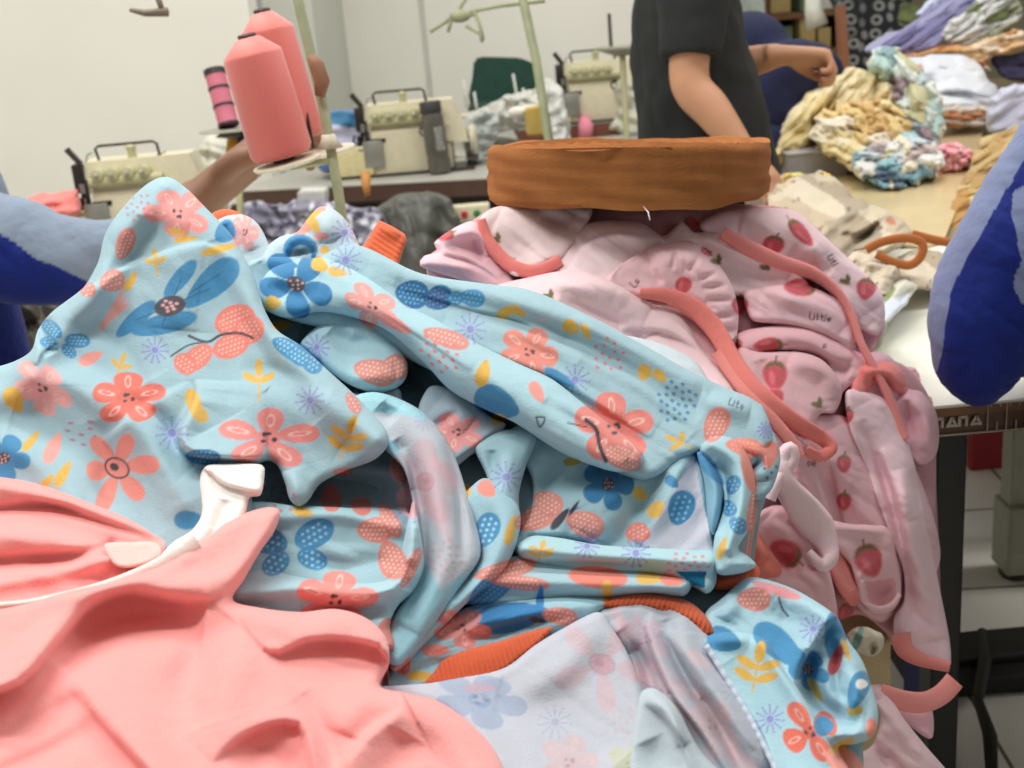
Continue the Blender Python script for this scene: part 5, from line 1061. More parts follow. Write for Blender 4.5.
# =================================================================== green chair, bags, boxes behind
t = thing('chair', 'dark green rounded chair back seen above the clutter, left of the leaning pole', 'chair', PY(505, 200, 5.9))
gm = mat('green_vinyl', (26, 70, 58), .5, var=.1)
def pxprism(pts, Y, th, name, m, t, bev=.01):
    bm = bmesh.new(); vs = [bm.verts.new(PY(x, y, Y)) for x, y in pts]; f = bm.faces.new(vs)
    r = bmesh.ops.extrude_face_region(bm, geom=[f]); 
    for v in r['geom']:
        if isinstance(v, bmesh.types.BMVert): v.co.y += th
    bmesh.ops.recalc_face_normals(bm, faces=bm.faces[:])
    if bev: bmesh.ops.bevel(bm, geom=bm.edges[:], offset=bev, segments=2, affect='EDGES')
    me = bpy.data.meshes.new(name); bm.to_mesh(me); bm.free(); o = link(name, me, m, None, False)
    me.polygons.foreach_set('use_smooth', [True] * len(me.polygons)); me.set_sharp_from_angle(angle=.6)
    return at_parent(o, t) if t is not None else o
pxprism([(474, 60), (480, 57), (520, 58), (540, 66), (540, 84), (530, 92), (508, 100), (490, 104), (472, 106), (468, 98), (472, 80)], 5.75, .05, 'backrest', gm, t)
pxprism([(470, 106), (540, 104), (545, 118), (466, 120)], 5.42, .35, 'seat', gm, t)
for x in (478, 532): wpart(MB().tube([PY(x, 112, 5.6), np.array([PY(x, 112, 5.6)[0], 5.6, .0])], .014, 8), 'leg', blackm, t)
# plastic clutter: built as crumpled cloth/plastic bodies
PLA = cloth_mat('plastic_film', rough=.35, sheen=0, bump=.6, bscale=60)
def heap(name, label, cat, outl, d, base, folds, rim=(10, .05), wr=(.012, 14, 0, 1), m=None, paint=None, h=1.5, thick=.10, group=None, st=(), cr=None, cells=None, jag=2.5):
    o, _ = cloth(name, outl, (lambda X, Y: d + 0 * np.asarray(X, float)) if not callable(d) and not isinstance(d, list) else d, st, rim=rim, h=h, base=base, wr=wr, cr=cr, cells=cells, jag=jag, folds=folds, m=m or PLA, paint=paint, thick=thick)
    return tag(o, label, cat, group)
heap('plastic_bag', 'crumpled clear plastic bag hanging from the leaning pole', 'bag', [(543, 80), (552, 78), (562, 90), (568, 115), (570, 145), (548, 145), (545, 110)], 4.3, (206, 206, 200), [(8, 80, 20, 40, 4, .02, 1)], cr=(.05, 12, 1.3, 1))
heap('plastic_bag', 'pile of white plastic wrap and small bottles in front of the green chair', 'bag', [(464, 118), (480, 108), (500, 98), (520, 92), (538, 92), (546, 105), (548, 122), (500, 132), (470, 140)], 4.75, (204, 204, 196), [(12, 20, 60, 30, 4, .02, 2)], cr=(.06, 12, .2, 2, 1.2))
heap('plastic_bag', 'clear bag of grey things between the bottle and the thread clutter', 'bag', [(464, 130), (476, 112), (492, 110), (500, 128), (490, 150), (478, 162), (466, 160)], 4.3, (176, 182, 178), [(6, 70, 40, 30, 4, .015, 3)], cr=(.05, 10, 1, 2, 1.2))
heap('grey_bag', 'large grey translucent sack hanging under the sewing table', 'bag', [(372, 215), (392, 198), (430, 192), (452, 200), (462, 240), (455, 300), (400, 300), (380, 260)], 3.8, (100, 100, 94), [(6, 70, 40, 60, 8, .02, 4)], wr=None, cr=(.05, 24, 1.2, 4))
def scraps(C, X, Y):
    r = np.random.RandomState(5); p = Pt(C, X, Y)
    for k in range(170):
        x, y = r.uniform(235, 385), r.uniform(190, 250); c = [(190, 190, 210), (120, 116, 150), (220, 220, 226), (70, 66, 84), (150, 150, 160)][k % 5]
        p.leaf(x, y, r.uniform(3, 8), r.uniform(1.5, 3), r.uniform(0, 180), c)
heap('scrap_bundle', 'heap of shredded lavender and white scraps under the sewing table', 'scraps', [(238, 215), (250, 200), (280, 204), (310, 198), (350, 206), (380, 212), (386, 260), (300, 280), (240, 260)], 3.7, (136, 134, 150), [(30, 20, 90, 14, 3, .02, 6)], paint=scraps)
o = pxprism([(297, 192), (325, 191), (325, 215), (298, 216)], 3.75, .1, 'carton', mat('white_carton', (206, 206, 200), .7), None, .004); tag(o, 'white carton under the sewing table behind the pole', 'box')
def dk(name, pts, Y, th, m, label, cat, t=None, bev=.006):
    o = pxprism(pts, Y, th, name, m, t, bev)
    if t is None: tag(o, label, cat)
    return o
dk('under_table_shade', [(230, 205), (500, 190), (500, 330), (230, 330)], 4.6, .03, mat('shadow_panel', (66, 60, 56), .8), 'dark sheet added for the shade under the sewing table', 'board')  # dark sheet added to stand for the shade under the table
heap('blue_bundle', 'bundle of blue and lavender cloth on the sewing table behind the pole', 'cloth bundle', [(316, 132), (325, 114), (340, 108), (358, 112), (372, 122), (376, 140), (372, 165), (340, 172), (318, 168)], 4.2, (96, 132, 176), [(8, 10, 30, 40, 5, .02, 7)], paint=lambda C, X, Y: [Pt(C, X, Y).leaf(*q) for q in ((345, 135, 26, 9, 5, (186, 186, 210)), (350, 120, 20, 7, 10, (40, 110, 150)), (330, 160, 18, 8, 0, (50, 90, 170)))], m=cloth_mat('cotton_jersey'))
heap('plastic_sheet', 'wrapped parcel in white plastic behind the left machine', 'bag', [(196, 152), (205, 135), (222, 130), (232, 150), (225, 185), (200, 190)], 3.4, (206, 204, 190), [(5, 70, 30, 30, 4, .01, 8)])
heap('folded_fabric', 'coral pink fabric stack behind the left shoulder', 'fabric', [(22, 206), (30, 196), (50, 192), (76, 190), (80, 215), (60, 225), (28, 220)], 3.2, (240, 140, 134), [(7, -6, 8, 60, 3, .012, 9)], m=cloth_mat('cotton_jersey'), wr=(.004, 10, 0, 3))
heap('plastic_bag', 'cluttered clear bags and lamp shades beside the far machine', 'bag', [(612, 84), (622, 70), (645, 70), (650, 130), (610, 130), (616, 108)], 5.3, (196, 194, 176), [(8, 60, 60, 26, 4, .02, 10)])
t = thing('thread_stand', 'grey thread plate with an upright spindle beside the person in black', 'thread stand', P(625, 90, 4.6))
wpart(MB().lathe([(.02, -.03), (.05, -.02), (.10, 0), (.10, .008), (.01, .01)], 28, Matrix.Translation(P(622, 48, 4.6))), 'plate', mat('plate_grey', (0, 0, 0)), t, auto=40); wpart(MB().tube([P(609, 14, 4.6), P(611, 46, 4.6)], .007, 8), 'spindle', darkm, t); wpart(MB().tube([P(622, 50, 4.6), P(630, 200, 4.6)], .012, 8), 'post', olive, t)
dk('lamp_box', [(525, 110), (547, 106), (550, 135), (527, 136)], 4.55, .12, mat('mustard_box', (206, 176, 90), .6), 'mustard box behind the brown roll', 'box')
t = thing('spool_tray', 'two small white spools on the cluttered table in front of the chair', 'spools', P(520, 112, 4.6))
for x in (518, 531): wpart(MB().ball(P(x, 112 - (x - 518) * .15, 4.6), (.04, .03, .022)), 'spool', mat('white_thread2', (236, 232, 222), .7), t, smooth=True)
o = MB().tube([P(583, 118, 5.34), P(586, 126, 5.30), P(585, 138, 5.30)], [.02, .035, .03], 10).build('pink_ribbon', mat('pink_rib', (232, 140, 160), .8), None, True); tag(o, 'pink scrap tied to the edge of the far sewing table', 'ribbon')
o = MB().tube([PY(368, 180, 3.98), PY(366, 176, 3.95), PY(366, 186, 3.93), PY(368, 196, 3.93)], [.010, .018, .014, .010], 10).build('orange_clip', mat('orange_clip', (200, 140, 70), .6), None, True); tag(o, 'orange strap looped over the brown table edge', 'strap')
# =================================================================== people
skin = mat('skin', (190, 140, 108), .55, var=.03, scale=12, bump=.05, bscale=60); skin_d = mat('skin_tan', (128, 90, 66), .55, var=.04, scale=14, bump=.05, bscale=60)
blacksh = mat('black_shirt', (22, 25, 26), .85, var=.08, scale=10, bump=.4, bscale=14); navy = mat('navy_cloth', (22, 28, 66), .85, var=.12, scale=9, bump=.4, bscale=12); trous = mat('dark_trousers', (48, 46, 50), .85)
hairm = mat('black_hair', (24, 20, 18), .6)
def rumple(o, s, size):
    tx = bpy.data.textures.new('folds', 'CLOUDS'); tx.noise_scale = size; tx.noise_depth = 2
    d = o.modifiers.new('folds', 'DISPLACE'); d.texture = tx; d.strength = s; d.mid_level = .5; d.texture_coords = 'LOCAL'; return o
def body(px_chains, name, m, t, vox=.009):
    mb = MB()
    for pts, rs in px_chains:
        mb.tube(pts, rs, 18)
        for p, r in ((pts[0], rs[0]), (pts[-1], rs[-1])):
            r_ = r if isinstance(r, (tuple, list)) else (r, r); mb.ball(p, (r_[0] * .98, r_[1] * .98, min(r_) * .9))
    o = mb.build(name, m, None, True, remesh=vox); return at_parent(o, t)
def crm(pts, k=6):
    """smooth a 3d path with radii: list of (p, r)"""
    ps = [np.array(p, float) for p, _ in pts]; rs = [np.array(r if isinstance(r, (tuple, list)) else (r, r), float) for _, r in pts]; P_, R_ = [], []
    for i in range(len(ps) - 1):
        g = lambda a, j: a[min(max(j, 0), len(a) - 1)]
        for j in range(k):
            u = j / k; h = [2*u**3-3*u**2+1, u**3-2*u**2+u, -2*u**3+3*u**2, u**3-u**2]
            for arr, out in ((ps, P_), (rs, R_)):
                p0, p1, p2, p3 = g(arr, i-1), g(arr, i), g(arr, i+1), g(arr, i+2)
                out.append(h[0]*p1 + h[1]*(p2-p0)/2 + h[2]*p2 + h[3]*(p3-p1)/2)
    P_.append(ps[-1]); R_.append(rs[-1]); return [tuple(p) for p in P_], [tuple(r) for r in R_]
def head(c, yaw, t, m, vox=.006, s=1.0):
    """head with face looking along +x before yaw"""
    M = Matrix.Translation(c) @ Matrix.Rotation(yaw, 4, 'Z') @ Matrix.Scale(s, 4)
    mb = MB(); mb.ball((0, 0, .02), (.095, .075, .105), M); mb.ball((.03, 0, -.055), (.06, .05, .06), M); mb.ball((.095, 0, -.005), (.022, .014, .022), M); mb.ball((.085, 0, .01), (.015, .01, .03), M)
    for sy in (-1, 1): mb.ball((.0, sy * .077, 0), (.018, .008, .03), M); mb.ball((.05, sy * .04, -.01), (.035, .025, .03), M)
    mb.tube([M @ Vector((.0, 0, -.05)), M @ Vector((-.02, 0, -.16))], .05, 14)
    mb.ball((.083, 0, -.05), (.012, .024, .008), M)
    o = at_parent(mb.build('head', m, None, True, remesh=vox), t)
    e = MB()
    for sy in (-1, 1): e.ball((.082, sy * .03, .02), (.010, .012, .008), M)
    at_parent(e.build('eyes', mat('eye_dark', (40, 30, 26), .3), None, True), t)
    return M
def hand(wrist, tip_dir, palm_n, m, t, L=.17, curl=.5, side=1, k=1.0):
    """palm, four unequal curled fingers and a thumb leaving the side of the palm"""
    K = k; w = Vector(wrist); f = Vector(tip_dir).normalized(); n = Vector(palm_n); n = (n - f * n.dot(f)).normalized(); s = f.cross(n).normalized() * side
    mb = MB(); mb.tube(*crm([(w - f * .03, (.027, .020)), (w, (.028, .020)), (w + f * .045, (.038, .018)), (w + f * .085, (.040, .016)), (w + f * .098, (.036, .012))]), 18, flat=n)
    for k, (o_, l) in enumerate(((-.030, .066), (-.010, .076), (.010, .071), (.029, .056))):
        b = w + f * (.088 - abs(o_) * .2) + s * o_; p = [(b - f * .02, .0095), (b, .0095)]; d = f.copy(); c = b
        for j, fr in enumerate((.45, .32, .23)):
            d = Matrix.Rotation(curl * (.7 + .2 * j) * (1 + .06 * k), 3, f.cross(n)) @ d; c = c + d * l * fr; p.append((c, .009 - .0008 * (j + 1)))
        mb.tube(*crm(p, 4), 12); mb.ball(c, .0068)
    b = w + f * .03 - s * .028; p = [(b, .013), (b - s * .022 + f * .022 + n * .008, .0115), (b - s * .022 + f * .05 + n * .022, .010), (b - s * .010 + f * .068 + n * .034, .008)]
    mb.tube(*crm(p, 4), 12); mb.ball(p[-1][0], .0078)
    if K != 1: mb.v = [tuple(Vector(q) * K + w * (1 - K)) for q in mb.v]
    return mb
def join_mb(o, t): return at_parent(o, t)

# ---- person in the black T-shirt
Y0 = 2.95
hip = PY(700, 200, Y0); cxp = (PY(692, 60, Y0)[0]); 
t = thing('person', 'person in a black T-shirt behind the brown roll, head out of frame, arm lowered', 'person', (cxp, Y0, 0))
def Q(x, z, y=Y0): return (x, y, z)
bx = cxp
mb = MB()
mb.tube(*crm([(Q(bx, .84), (.14, .15)), (Q(bx, 1.0), (.12, .14)), (Q(bx - .01, 1.2), (.115, .17)), (Q(bx - .01, 1.36), (.09, .17)), (Q(bx, 1.42), (.05, .06)), (Q(bx + .01, 1.48), (.045, .045))]), 20, flat=(0, 1, 0))
for sy in (-.09, .09): mb.tube(*crm([(Q(bx, .88, Y0 + sy), .085), (Q(bx + .01, .48, Y0 + sy), .06), (Q(bx - .01, .25, Y0 + sy), .05), (Q(bx - .02, .06, Y0 + sy), .035)]), 14); mb.tube(*crm([(Q(bx - .05, .04, Y0 + sy), (.035, .035)), (Q(bx + .05, .035, Y0 + sy), (.04, .03)), (Q(bx + .15, .025, Y0 + sy), (.03, .02))]), 12)
# near arm
sh = PY(695, -30, Y0 - .17); el = PY(690, 82, Y0 - .22); wr_ = PY(744, 152, Y0 - .28)
mb.tube(*crm([(sh, .05), ((np.array(sh) + np.array(el)) / 2, .047), (el, .0445), ((np.array(el) * .6 + np.array(wr_) * .4), .043), (wr_, .028)]), 16); mb.ball(el, .045)
hv = np.array([.35, -.5, -.5]); wr2 = np.array(wr_)
# far arm
sh2 = PY(700, -20, Y0 + .17); el2 = PY(700, 74, Y0 + .16); w2 = PY(779, 55, Y0 + .02)
mb.tube(*crm([(sh2, .05), (el2, .045), (np.array(el2) * .5 + np.array(w2) * .5, .042), (w2, .029)]), 16); mb.ball(el2, .045)
a = hand(wr2, hv, (0, 0, -1), None, None, curl=.35); b = hand(w2, (1, -.1, -.14), (.0, -.35, -1), None, None, curl=1.0, side=-1, k=1.2)
mb.add(a.v, a.f); mb.add(b.v, b.f)
at_parent(mb.build('body', skin, None, True, remesh=.006), t)
head((bx + .02, Y0, 1.56), 0, t, skin)
at_parent(MB().ball((bx - .005, Y0, 1.61), (.105, .088, .09)).build('hair', hairm, None, True), t)
mb = MB()
mb.tube(*crm([(Q(bx + .04, .82), (.175, .19)), (Q(bx + .02, .95), (.155, .185)), (Q(bx + .0, 1.1), (.140, .19)), (Q(bx - .015, 1.25), (.125, .195)), (Q(bx - .005, 1.37), (.095, .18)), (Q(bx, 1.43), (.055, .07))]), 28, flat=(0, 1, 0))
for s_, e_, q in ((sh, el, .78), (sh2, el2, .8)):
    s_, e_ = np.array(s_), np.array(e_); mb.tube(*crm([(s_ + [0, .04 * (1 if q < .79 else -1), .02], .075), (s_ * .6 + e_ * .4, .074), (s_ * (1 - q) + e_ * q, .070)]), 20)
rumple(at_parent(mb.build('t_shirt', blacksh, None, True, remesh=.009), t), .035, .16)
mb = MB(); mb.tube(*crm([(Q(bx, .90), (.13, .15)), (Q(bx, .8), (.125, .15))]), 18, flat=(0, 1, 0))
for sy in (-.09, .09): mb.tube(*crm([(Q(bx, .86, Y0 + sy), .10), (Q(bx + .01, .48, Y0 + sy), .085), (Q(bx - .02, .10, Y0 + sy), .075)]), 16)
at_parent(mb.build('trousers', trous, None, True, remesh=.010), t)

# ---- person in navy bent over the table behind
Y1 = 3.75; t = thing('person', 'person in navy blue cloth bent over the table behind the outstretched arm', 'person', (PY(800, 200, Y1)[0], Y1, 0))
A = lambda x, y, dy=0: PY(x, y, Y1 + dy)
mb = MB()
mb.tube(*crm([(A(774, 200, .05), (.08, .08)), (A(776, 150, .05), (.08, .08)), (A(785, 125, .03), (.08, .09)), (A(798, 118, .03), (.07, .09)), (A(800, 120, .0), (.06, .08))]), 20)
fx, fy = A(770, 165)[0], Y1
for sy in (-.09, .09): mb.tube(*crm([((fx, fy + sy, .78), .07), ((fx + .02, fy + sy, .5), .07), ((fx, fy + sy, .06), .045)]), 14)
mb.tube(*crm([(A(798, 115, -.05), .035), (A(800, 140, -.08), .035), (A(796, 185, -.1), .028)]), 14); mb.tube(*crm([(A(798, 115, .1), .035), (A(800, 140, .1), .035), (A(796, 185, .08), .028)]), 14)
for wq in (A(796, 185, -.1), A(796, 185, .08)):
    hb = hand(wq, (.5, -.5, -.6), (0, 0, -1), None, None, curl=.4); mb.add(hb.v, hb.f)
at_parent(mb.build('body', skin, None, True, remesh=.008), t)
head(A(752, 60, .12), -.4, t, skin, s=.9)
mb = MB(); mb.ball(A(750, 52, .1), (.125, .12, .125))
mb.tube(*crm([(A(752, 56, .08), .11), (A(768, 78, .06), .15), (A(785, 92), .17)]), 18)
at_parent(mb.build('headscarf', navy, None, True, remesh=.012), t)
mb = MB(); mb.tube(*crm([(A(772, 260), (.21, .24)), (A(774, 185), (.20, .24)), (A(778, 140), (.20, .22)), (A(782, 112), (.215, .19)), (A(794, 100, -.04), (.19, .18)), (A(806, 104, -.10), (.13, .15))]), 24)
mb.tube(*crm([(A(798, 115, -.05), .08), (A(800, 140, -.08), .075), (A(796, 180, -.1), .055)]), 16); mb.tube(*crm([(A(798, 115, .1), .08), (A(800, 140, .1), .075), (A(796, 180, .08), .055)]), 16)
rumple(at_parent(mb.build('tunic', navy, None, True, remesh=.012), t), .04, .14)

mb = MB()
for sy in (-.1, .1): mb.tube(*crm([((fx, fy + sy, .80), .11), ((fx + .02, fy + sy, .5), .09), ((fx, fy + sy, .08), .07)]), 14)
at_parent(mb.build('trousers', trous, None, True, remesh=.012), t)
mb = MB()
for sy in (-.1, .1): mb.tube(*crm([((fx - .06, fy + sy, .04), .04), ((fx + .06, fy + sy, .035), .045), ((fx + .16, fy + sy, .03), .03)]), 12)
at_parent(mb.build('shoes', blackm, None, True), t)
# ---- uniformed people: shirts with a pale shoulder panel
def painted(mb, name, t, regions, base, m=None):
    V = np.array(mb.v); X, Y = project(V); V[:, 1] -= crumple(X, Y, .016, 55, .6, 4, 2.2) - .008; V[:, 2] += .5 * crumple(X, Y, .012, 48, -.4, 9, 2)
    me = bpy.data.meshes.new(name); me.from_pydata([tuple(v) for v in V], [], mb.f); me.update(); me.polygons.foreach_set('use_smooth', [True] * len(me.polygons)); C = np.tile(lin(base), (len(V), 1))
    for poly, c in regions: C[inside(X, Y, np.array(poly, float))] = lin(c)
    at = me.color_attributes.new('print', 'FLOAT_COLOR', 'POINT'); at.data.foreach_set('color', np.c_[C, np.ones(len(C))].ravel().astype(np.float32))
    o = link(name, me, m or cloth_mat('uniform_twill', rough=.8, sheen=.1, bump=.5, bscale=30), None, True); return at_parent(o, t)
ROY = (14, 36, 120); PBL = (124, 136, 172); GBL = (124, 138, 156)
# left one: arm reaching right behind the blue peak
Yl = 2.0
t = thing('person', 'person in grey and royal blue at the left edge, brown hand reaching behind the peak', 'person', (PY(-60, 300, Yl)[0] - .1, Yl + .1, 0))
S = lambda x, y, dy=0: PY(x, y, Yl + dy)
L_ = np.array(S(-40, 245)); tx = L_[0] - .14
mb = MB(); mb.tube(*crm([((tx, Yl + .1, .62), (.15, .12)), ((tx, Yl + .1, .85), (.14, .12)), ((tx, Yl + .1, 1.08), (.17, .11)), ((tx, Yl + .1, 1.2), (.06, .06)), ((tx, Yl + .1, 1.26), (.05, .05))]), 18)
wl = S(200, 200, .12)
mb.tube(*crm([((tx + .12, Yl + .05, 1.06), .06), (S(20, 262), .055), (S(110, 255, .02), .05), (S(150, 232, .07), .05), (wl, .040)]), 16)
hb = hand(wl, np.array(S(262, 150, .18)) - np.array(wl), (.3, -.4, -1), None, None, curl=.5, k=1.75); mb.add(hb.v, hb.f)
mb.tube(*crm([((tx - .13, Yl + .1, 1.06), .06), ((tx - .2, Yl - .05, .85), .05), ((tx - .05, Yl - .25, .8), .035)]), 14)
hb = hand((tx - .05, Yl - .25, .8), (1, -.2, -.1), (0, 0, -1), None, None); mb.add(hb.v, hb.f)
at_parent(mb.build('body', skin_d, None, True, remesh=.006), t)
head((tx, Yl + .08, 1.37), .3, t, skin_d); at_parent(MB().ball((tx - .02, Yl + .08, 1.41), (.108, .09, .095)).build('hair', hairm, None, True), t)
mb = MB(); mb.tube(*crm([((tx, Yl + .1, .60), (.18, .15)), ((tx, Yl + .1, .9), (.17, .14)), ((tx + .02, Yl + .1, 1.08), (.17, .12)), ((tx, Yl + .1, 1.17), (.07, .07))], 60), 200)
mb.tube(*crm([(S(-75, 225, .05), .07), (S(-30, 238, .02), (.085, .085)), (S(15, 252), (.088, .088)), (S(55, 262), (.076, .076)), (S(100, 262, .02), (.068, .068)), (S(140, 250, .05), (.06, .06))], 60), 160)
painted(mb, 'uniform_shirt', t, [([(-300, 0), (300, 0), (300, 300), (95, 288), (85, 282), (50, 264), (40, 262), (0, 236), (-60, 200), (-300, 180)], GBL)], ROY)
mb = MB(); mb.tube(*crm([((tx, Yl + .1, .66), (.16, .14)), ((tx, Yl + .1, .5), (.16, .15))]), 18)
for sy in (-.08, .08):
    mb.tube(*crm([((tx + .02, Yl + .1 + sy, .52), .09), ((tx + .38, Yl + sy * 1.2, .52), .075), ((tx + .42, Yl + sy * 1.2, .3), .06), ((tx + .42, Yl + sy * 1.2, .06), .05)]), 16); mb.tube([(tx + .40, Yl + sy * 1.2, .035), (tx + .56, Yl + sy * 1.2, .03)], .04, 12)
at_parent(mb.build('trousers', trous, None, True, remesh=.012), t)
st = thing('stool', 'dark stool under the seated person at the left edge', 'stool', (tx, Yl + .1, 0)); MB().lathe([(.15, .40), (.17, .41), (.17, .435), (.15, .44)], 28).build('seat', darkm, st, auto=40)
for k in range(4): MB().tube([(.1 * math.cos(k * 1.57 + .78), .1 * math.sin(k * 1.57 + .78), .40), (.15 * math.cos(k * 1.57 + .78), .15 * math.sin(k * 1.57 + .78), 0)], .013, 8).build('leg', darkm, st)
# right one: elbow over the ruler table
Yr = 1.42
t = thing('person', 'person in pale and royal blue at the right edge, elbow over the white table', 'person', (PY(1130, 300, Yr)[0], Yr - .05, 0))
S = lambda x, y, dy=0: PY(x, y, Yr + dy)
rx = PY(1130, 300, Yr)[0] + .12
mb = MB(); mb.tube(*crm([((rx, Yr - .05, .86), (.14, .12)), ((rx, Yr - .05, 1.1), (.14, .12)), ((rx, Yr - .05, 1.32), (.17, .11)), ((rx, Yr - .05, 1.42), (.06, .06)), ((rx, Yr - .05, 1.5), (.05, .05))]), 18)
el_ = S(988, 325); mb.tube(*crm([((rx - .12, Yr - .02, 1.3), .05), (S(1060, 200), .045), (el_, .036), (S(1060, 325, .1), .034), (S(1120, 320, .2), .028)]), 16)
hb = hand(S(1120, 320, .2), (1, .2, 0), (0, 0, -1), None, None); mb.add(hb.v, hb.f)
mb.tube(*crm([((rx + .14, Yr - .05, 1.3), .06), ((rx + .22, Yr + .05, 1.05), .05), ((rx + .1, Yr + .3, .82), .035)]), 14); hb = hand((rx + .1, Yr + .3, .82), (-.6, .6, -.1), (0, 0, -1), None, None); mb.add(hb.v, hb.f)
for sy in (-.09, .09): mb.tube(*crm([((rx + sy, Yr - .05, .9), .09), ((rx + sy, Yr - .04, .5), .065), ((rx + sy, Yr - .06, .06), .045)]), 14); mb.tube([(rx + sy, Yr - .08, .035), (rx + sy, Yr + .08, .03)], .038, 12)
at_parent(mb.build('body', skin_d, None, True, remesh=.007), t)
head((rx, Yr - .03, 1.6), 1.7, t, skin_d); at_parent(MB().ball((rx, Yr - .05, 1.64), (.09, .108, .095)).build('hair', hairm, None, True), t)
mb = MB(); mb.tube(*crm([((rx, Yr - .05, .82), (.17, .15)), ((rx, Yr - .05, 1.1), (.165, .14)), ((rx, Yr - .05, 1.32), (.19, .12)), ((rx, Yr - .05, 1.41), (.075, .075))], 70), 240)
mb.tube(*crm([(S(1160, 40, .02), .085), (S(1100, 140, .01), .086), (S(1030, 235), (.080, .080)), (S(988, 310), (.072, .072)), (S(978, 348), (.062, .062)), (S(976, 378), (.048, .048)), (S(976, 400), (.022, .022))], 50), 200)
mb.tube(*crm([(S(985, 310, .01), .07), (S(1005, 325, .03), .068), (S(1050, 320, .08), .060), (S(1100, 310, .15), .052)], 30), 120)
painted(mb, 'uniform_shirt', t, [([(1200, -100), (1010, 188), (990, 215), (972, 250), (951, 292), (944, 320), (938, 350), (934, 372), (880, 372), (880, -100)], PBL), ([(1014, 195), (1010, 215), (1018, 262), (1012, 290), (1020, 305), (1200, 300), (1200, 100)], PBL)], ROY)
mb = MB(); mb.tube(*crm([((rx, Yr - .05, .95), (.16, .14)), ((rx, Yr - .05, .8), (.16, .14))]), 18)
for sy in (-.09, .09): mb.tube(*crm([((rx + sy, Yr - .05, .88), .10), ((rx + sy, Yr - .05, .5), .085), ((rx + sy, Yr - .06, .1), .07)]), 16)
at_parent(mb.build('trousers', mat('navy_trousers', (30, 32, 60), .85), None, True, remesh=.012), t)
# =================================================================== heaps on the far tables
JER = cloth_mat('cotton_jersey')
def toy(C, X, Y, cols, n, box, seed, s=(2, 6)):
    r = np.random.RandomState(seed); p = Pt(C, X, Y)
    for k in range(n):
        p.leaf(r.uniform(box[0], box[2]), r.uniform(box[1], box[3]), r.uniform(*s), r.uniform(s[0] * .5, s[1] * .5), r.uniform(0, 180), cols[k % len(cols)])
H = lambda label, outl, d, base, folds, **k: heap(k.pop('name', 'garment_heap'), label, k.pop('cat', 'garment'), outl, d, base, folds, m=JER, **k)
dep = lambda y0, d0, y1, d1: (lambda X, Y: d0 + (np.asarray(Y, float) - y0) * (d1 - d0) / (y1 - y0))
# cream printed garments just behind the pink heap
def cream_p(C, X, Y):
    patchy(C, X, Y, [(196, 182, 158), (184, 168, 142), (202, 190, 168), (164, 150, 128)], (26, 5, .5, 1.6))
    toy(C, X, Y, [(120, 104, 90), (150, 96, 66), (180, 172, 120), (96, 90, 84)], 90, (770, 165, 960, 320), 4, (1.2, 3.6))
tagp = lambda x, y: (lambda C, X, Y: (cream_p(C, X, Y), Pt(C, X, Y).leaf(x, y, 5.5, 3.6, 30, (184, 112, 84))))
H('cream garment with small brown prints lying rolled behind the pink heap', [(768, 212), (772, 190), (790, 180), (815, 172), (835, 178), (850, 192), (868, 208), (880, 218), (860, 240), (820, 250), (790, 238)], dep(170, 2.62, 250, 2.2), (222, 208, 184), [(5, 25, 25, 60, 7, .02, 1)], paint=cream_p, group='cream printed garments', rim=(12, .05), wr=None, cr=(.035, 26, .5, 21, 2.2))
H('cream garment with a small brown tag, its folds fanned over the first one', [(800, 246), (812, 222), (830, 205), (850, 196), (880, 208), (905, 222), (912, 232), (905, 246), (885, 254), (860, 250), (838, 266), (816, 262)], dep(195, 2.42, 260, 2.05), (220, 208, 186), [(10, -35, 20, 46, 5, .018, 2)], paint=tagp(891, 221), group='cream printed garments', rim=(10, .04), wr=None, cr=(.03, 20, -.7, 22, 3), st=[('v', [(838, 262), (862, 238), (878, 222)], 5, .03), ('r', [(815, 240), (840, 215), (870, 210)], 7, .02)])
H('crumpled cream cloth between the pink shoulder and the caramel edged bib', [(846, 262), (862, 250), (885, 254), (900, 268), (896, 284), (880, 300), (866, 292), (852, 280)], dep(250, 2.0, 300, 1.9), (210, 198, 178), [(6, 20, 60, 26, 4, .010, 8)], paint=cream_p, group='cream printed garments', rim=(8, .03), wr=None, cr=(.018, 12, .3, 23, 1.5))
o = H('cream bib with a brown tag edged with caramel binding on the white table', [(890, 272), (905, 252), (930, 250), (958, 258), (966, 272), (950, 284), (930, 292), (906, 284), (892, 284)], dep(250, 2.15, 300, 1.95), (224, 212, 192), [(4, 20, 40, 40, 5, .012, 3)], paint=tagp(943, 268), group='cream printed garments', rim=(10, .03), wr=None, cr=(.012, 20, .2, 24))
BR = (176, 104, 52)
for pts, dd, lb in (([(866, 250), (882, 242), (905, 238), (922, 243), (921, 256), (910, 265), (893, 262), (876, 254)], 1.96, 'caramel binding loop'), ([(912, 234), (935, 240), (968, 246)], 2.0, 'caramel binding')):
    strip('binding', pts, [dd] * 2, 9, bulge=.003, lift=.004, base=BR, parent=o, label=lb)
H('rolled cream garment beside the pink shoulder, with a green and white edge', [(860, 322), (866, 302), (884, 288), (905, 280), (917, 284), (910, 302), (890, 320), (872, 330)], dep(280, 1.95, 326, 1.80), (206, 206, 190), [(4, -35, 10, 40, 5, .010, 4)], paint=lambda C, X, Y: [Pt(C, X, Y).leaf(*q) for q in ((883, 297, 16, 6, -38, (136, 152, 96)), (894, 306, 19, 8, -38, (206, 214, 226)), (874, 322, 10, 4, -35, (140, 152, 116)))], group='cream printed garments', rim=(9, .03), wr=None, cr=(.008, 10, -.6, 25, 3))
